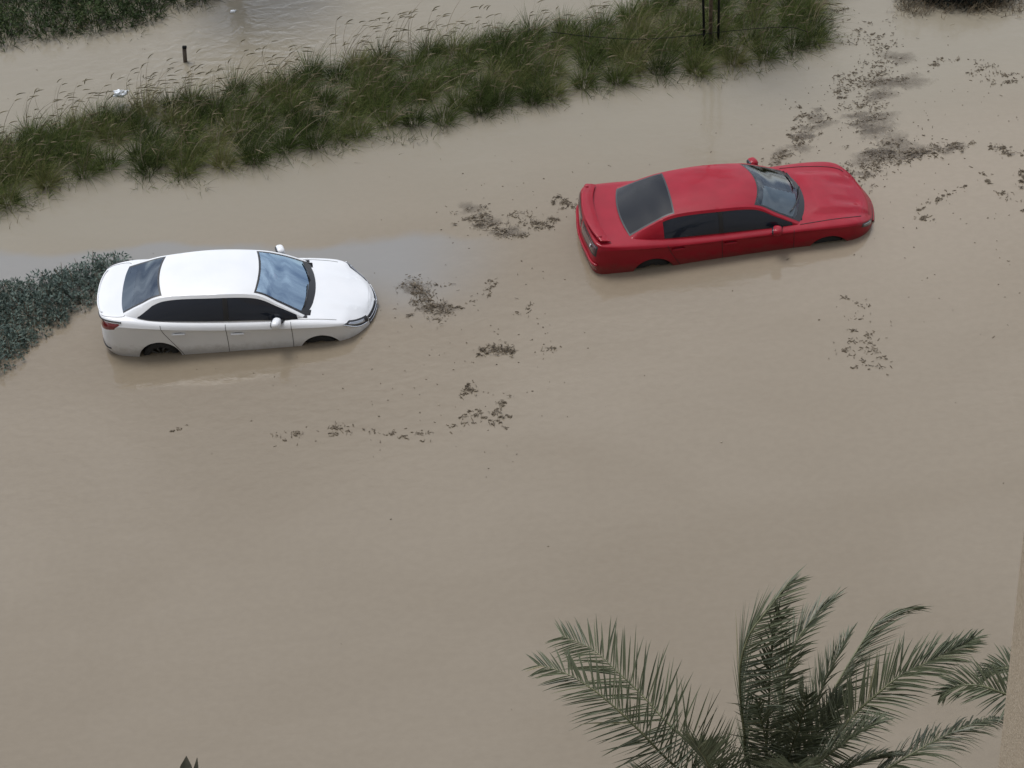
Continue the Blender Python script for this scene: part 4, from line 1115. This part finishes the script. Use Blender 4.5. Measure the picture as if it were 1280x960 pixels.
def bag():
    rng = np.random.default_rng(51); p = px(150, 117, .25); b = MB(); n = 16
    P = []
    for i in range(n + 1):
        row = []
        for k in range(2 * n + 1):
            a, t = math.pi * k / n, math.pi * i / n
            r = 1 + .22 * math.sin(3 * a + 1) * math.sin(2 * t) + .12 * math.sin(7 * a + 2 * t) + .08 * math.sin(11 * t + a)
            row.append((.16 * r * math.sin(t) * math.cos(a) + .03 * math.sin(5 * t), .11 * r * math.sin(t) * math.sin(a), .09 * r * math.cos(t)))
        P.append(row)
    b.grid(P); m = mat('white_plastic', (.72, .76, .80), .3)
    b.tube([(.12, 0, .02), (.22, .02, .06), (.26, .05, .01)], [.03, .02, .005], 6)
    o = b.build('plastic_bag', m); o.location = p; o.scale = (.72, .72, .72); tag(o, 'crumpled white plastic bag caught on the far edge of the grass', 'bag')
bag()
def scrap():
    p = px(291, 15); b = MB(); b.ellipsoid((0, 0, 0), (.05, .035, .03), 0, None, 8, .7); b.tube([(.03, 0, 0), (.07, .01, .02)], [.015, .012], 6)
    o = b.build('floating_bottle', mat('clear_plastic', (.75, .78, .8), .2)); o.location = p + np.array([0, 0, .012]); tag(o, 'tiny pale plastic bottle floating in the far channel', 'bottle')
scrap()

def hose():
    pts = [px(690, 40, .55), px(740, 46, .62), px(800, 49, .55), px(860, 45, .68), px(885, 42, .74), px(930, 37, .78), px(985, 34, .6), px(1010, 40, .3)]
    b = MB(); b.tube(bez(pts, 60), .0065, 6)
    tag(b.build('irrigation_hose', METAL), 'thin black hose sagging across the grass by the stakes', 'hose')
hose()

# ------------------------------------------------------------------ floating plant litter
LITTER = tinted('plant_litter', [(0, (.068, .053, .038)), (.35, (.122, .098, .070)), (.75, (.180, .150, .110)), (1, (.29, .25, .19))], .85, .2)
def litter(rng, soup, pts, n, spread, size=(.02, .11), clump=None, h=.02):
    """twigs, reed ends and leaf scraps strewn along a line of water-surface points"""
    P = np.array(pts); seg = np.linalg.norm(np.diff(P, axis=0), axis=1) if len(P) > 1 else np.array([1.0]); cum = np.concatenate([[0], np.cumsum(seg)])
    k = max(3, int(n / 9)); ct = rng.random(k) * cum[-1]; co = rng.normal(0, spread, (k, 2)); cs_ = spread * rng.uniform(.12, .5, k)
    for i in range(n):
        g = rng.integers(k); loose = rng.random() < .18
        t = rng.random() * cum[-1] if loose else ct[g]
        c = np.array([np.interp(t, cum, P[:, j]) for j in range(3)]) if len(P) > 1 else P[0].copy()
        c[:2] += rng.normal(0, spread * 1.3, 2) if loose else co[g] + rng.normal(0, cs_[g], 2) * np.array([1.3, .8]); c[2] = abs(rng.normal(0, h)) * .6 + .004
        L = rng.uniform(*size) * (1 + 1.2 * (rng.random() < .08)); a = rng.random() * 6.28
        d = np.array([math.cos(a), math.sin(a), rng.normal(0, .14)]); s_ = np.array([-d[1], d[0], 0])
        bend = s_ * rng.normal(0, .25)
        w = rng.uniform(.004, .009) if rng.random() < .75 else rng.uniform(.010, .022)
        th = np.array([0, 0, .5]) * min(w, .008)
        q = [c - d * L * .5, c + bend * L * .5, c + d * L * .5]; ww = [w * .35, w * .5, w * .15]
        V = []
        for p_, x in zip(q, ww): V += [p_ - s_ * x - th, p_ + s_ * x - th, p_ + s_ * x + th, p_ - s_ * x + th]
        Fc = [(0, 1, 2, 3)] + [(j * 4 + m_, j * 4 + (m_ + 1) % 4, j * 4 + 4 + (m_ + 1) % 4, j * 4 + 4 + m_) for j in (0, 1) for m_ in range(4)] + [(11, 10, 9, 8)]
        soup.add(np.array(V), np.array(Fc), np.full(12, np.clip(rng.normal(.4, .22), 0, 1)))

def scum_material():
    m = mat('silt_scum', (.13, .105, .08), .6, spec=.3)
    n, l, b = nodes(m); noisy(m, (.10, .082, .062), (.16, .132, .10), 9)
    t = n.new('ShaderNodeTexCoord'); z = n.new('ShaderNodeTexNoise'); z.inputs['Scale'].default_value = 11; z.inputs['Detail'].default_value = 7; z.inputs['Roughness'].default_value = .7
    l.new(t.outputs['Object'], z.inputs['Vector'])
    a = n.new('ShaderNodeAttribute'); a.attribute_name = 'tint'
    k = n.new('ShaderNodeMath'); k.operation = 'MULTIPLY_ADD'; k.inputs[1].default_value = .75; l.new(a.outputs['Fac'], k.inputs[0]); l.new(z.outputs['Fac'], k.inputs[2])
    r = n.new('ShaderNodeMapRange'); r.inputs[1].default_value = .62; r.inputs[2].default_value = 1.2; r.inputs[3].default_value = 0; r.inputs[4].default_value = .45; l.new(k.outputs[0], r.inputs[0])
    l.new(r.outputs[0], b.inputs['Alpha']); return m
SCUM = scum_material()
def scum(rng, pts, spread):
    """thin broken film of silt and froth: little irregular discs, densest at their middles"""
    P = np.array(pts); s = Soup(); seg = np.linalg.norm(np.diff(P, axis=0), axis=1); cum = np.concatenate([[0], np.cumsum(seg)])
    z = .004
    for i in range(max(4, int(cum[-1] / (spread * .9)))):
        t = rng.random() * cum[-1]; c = np.array([np.interp(t, cum, P[:, j]) for j in range(3)]); c[:2] += rng.normal(0, spread * .6, 2); c[2] = z; z += .0004
        r = spread * rng.uniform(.6, 1.7); n = 18; ph = rng.random(3) * 6.28
        ring = lambda f, tv: [c + np.array([math.cos(a) * r * f * 1.35, math.sin(a) * r * f * .8, 0]) * (1 + .25 * math.sin(2 * a + ph[0]) + .18 * math.sin(3 * a + ph[1]) + .1 * math.sin(5 * a + ph[2])) for a in np.linspace(0, 2 * math.pi, n, endpoint=False)]
        V = ring(.05, 1) + ring(.5, .6) + ring(1, 0); T = [1] * n + [.62] * n + [0] * n
        Fc = [(k * n + j, k * n + (j + 1) % n, (k + 1) * n + (j + 1) % n, (k + 1) * n + j) for k in (0, 1) for j in range(n)]
        s.add(np.array(V), np.array(Fc), np.array(T))
    return s

def rafts():
    rng = np.random.default_rng(77)
    R = [
     ('dense dark raft of twigs and reeds ahead of the white car', [(522, 352), (527, 368), (533, 383), (545, 392), (560, 388)], 420, .13, .05),
     ('thin trail of twigs reaching right from the raft ahead of the white car', [(562, 388), (585, 380), (605, 369), (618, 352)], 60, .05, .02),
     ('small dark branching clump in open water between the two cars', [(602, 442), (615, 437), (628, 436), (640, 440)], 150, .06, .06),
     ('forked twig floating below the small clump in the middle of the water', [(578, 497), (586, 484), (594, 494)], 55, .035, .03),
     ('short upright strip of litter right of the forked twig', [(632, 496), (625, 508), (628, 520), (622, 530)], 80, .07, .03),
     ('pale patch of leaf scraps left of the upright strip of litter', [(590, 515), (598, 525)], 40, .08, .02),
     ('long faint line of scraps across the water below the white car', [(350, 548), (385, 545), (440, 534), (470, 538), (520, 545), (560, 540), (580, 532)], 120, .09, .015),
     ('brown mat of reeds off the tail of the red car', [(588, 262), (600, 278), (622, 284), (638, 290), (652, 298)], 330, .12, .05),
     ('loose brown scraps between the mat and the tail of the red car', [(650, 268), (662, 276), (670, 283), (690, 272)], 130, .1, .03),
     ('dark litter touching the tail of the red car', [(700, 252), (712, 256), (726, 258)], 90, .08, .04),
     ('oblong dark drift of litter above the windscreen of the red car', [(1016, 138), (1014, 150), (1008, 165), (996, 180), (984, 192), (968, 202)], 300, .13, .03),
     ('tall broken drift of litter running up the right side of the open water', [(1100, 70), (1120, 84), (1096, 102), (1092, 118), (1086, 135), (1076, 158)], 420, .22, .03),
     ('brown litter gathered against the nose of the red car', [(1120, 172), (1108, 190), (1098, 200), (1084, 214), (1068, 216)], 420, .2, .04),
     ('dark tapering raft right of the nose of the red car', [(1124, 200), (1140, 194), (1165, 188), (1180, 186), (1204, 184)], 260, .1, .04),
     ('scattered bits of litter beside the end of the grass', [(1052, 98), (1066, 96), (1060, 108), (1050, 120)], 130, .14, .03),
     ('small litter clusters at the top beside the dark bush', [(1040, 8), (1048, 28), (1052, 46), (1100, 36), (1112, 50), (1100, 64)], 170, .18, .03),
     ('short pale reed line near the top right corner', [(1168, 82), (1180, 74), (1200, 73)], 45, .05, .02),
     ('dark litter at the right edge below the top corner', [(1222, 82), (1240, 96), (1264, 98), (1278, 94)], 110, .12, .02),
     ('thin sickle of litter at the far right', [(1242, 182), (1256, 190), (1280, 194)], 70, .05, .03),
     ('dark twig bundle cut by the right edge', [(1276, 214), (1279, 222), (1277, 232)], 60, .06, .05),
     ('small twigs and scraps below the dark bundle at the right edge', [(1224, 212), (1228, 214), (1252, 244), (1268, 244), (1278, 262)], 70, .08, .02),
     ('thin curved twig line right of the headlights of the red car', [(1146, 262), (1155, 256), (1166, 254), (1190, 240), (1206, 230)], 60, .04, .02),
     ('knot of scraps below the thin curved twig line', [(1152, 272), (1160, 276)], 35, .07, .02),
     ('faint column of scraps below the nose of the red car', [(1078, 374), (1076, 405), (1070, 440), (1090, 390), (1072, 465)], 130, .2, .02),
     ('few loose scraps in the middle of the open water', [(680, 440), (690, 448), (660, 385), (650, 390)], 30, .1, .02),
     ('single twig lying in the water below the white car', [(214, 540), (234, 532)], 14, .015, .01),
    ]
    for label, pts, n, sp, h in R:
        s = Soup(); P = [px(*p) for p in pts]; c = np.mean(P, axis=0)
        litter(rng, s, P, int(n * (1.5 if n < 250 else 1.05)), sp, (.015, .07), h=h * .6); s.V = [v - c for v in s.V]
        o = s.build('plant_debris', LITTER); o.location = c
        if n >= 250:
            f = scum(rng, P, sp * 1.25); f.V = [v - c for v in f.V]; fo = f.build('silt_film', SCUM, o); fo.visible_shadow = True
        tag(o, label, 'debris', 'rafts of plant litter floating on the flood')
    s = Soup()
    for (x, y), sx, sy, n in (((600, 450), 90, 70, 130), ((620, 260), 60, 40, 70), ((1090, 140), 70, 70, 200), ((1180, 180), 80, 70, 110), ((1200, 300), 70, 90, 60),
                              ((500, 470), 120, 50, 60), ((640, 560), 500, 260, 45), ((1000, 180), 60, 50, 50), ((800, 210), 200, 50, 40), ((150, 90), 120, 40, 40)):
        for _ in range(int(n * .65)):
            litter(rng, s, [px(rng.normal(x, sx), rng.normal(y, sy))], 1, .02, (.01, .035), h=.006)
    o = s.build('floating_scraps', LITTER); tag(o, 'tiny leaf and twig scraps sprinkled over the muddy water', 'debris', kind='stuff')
rafts()
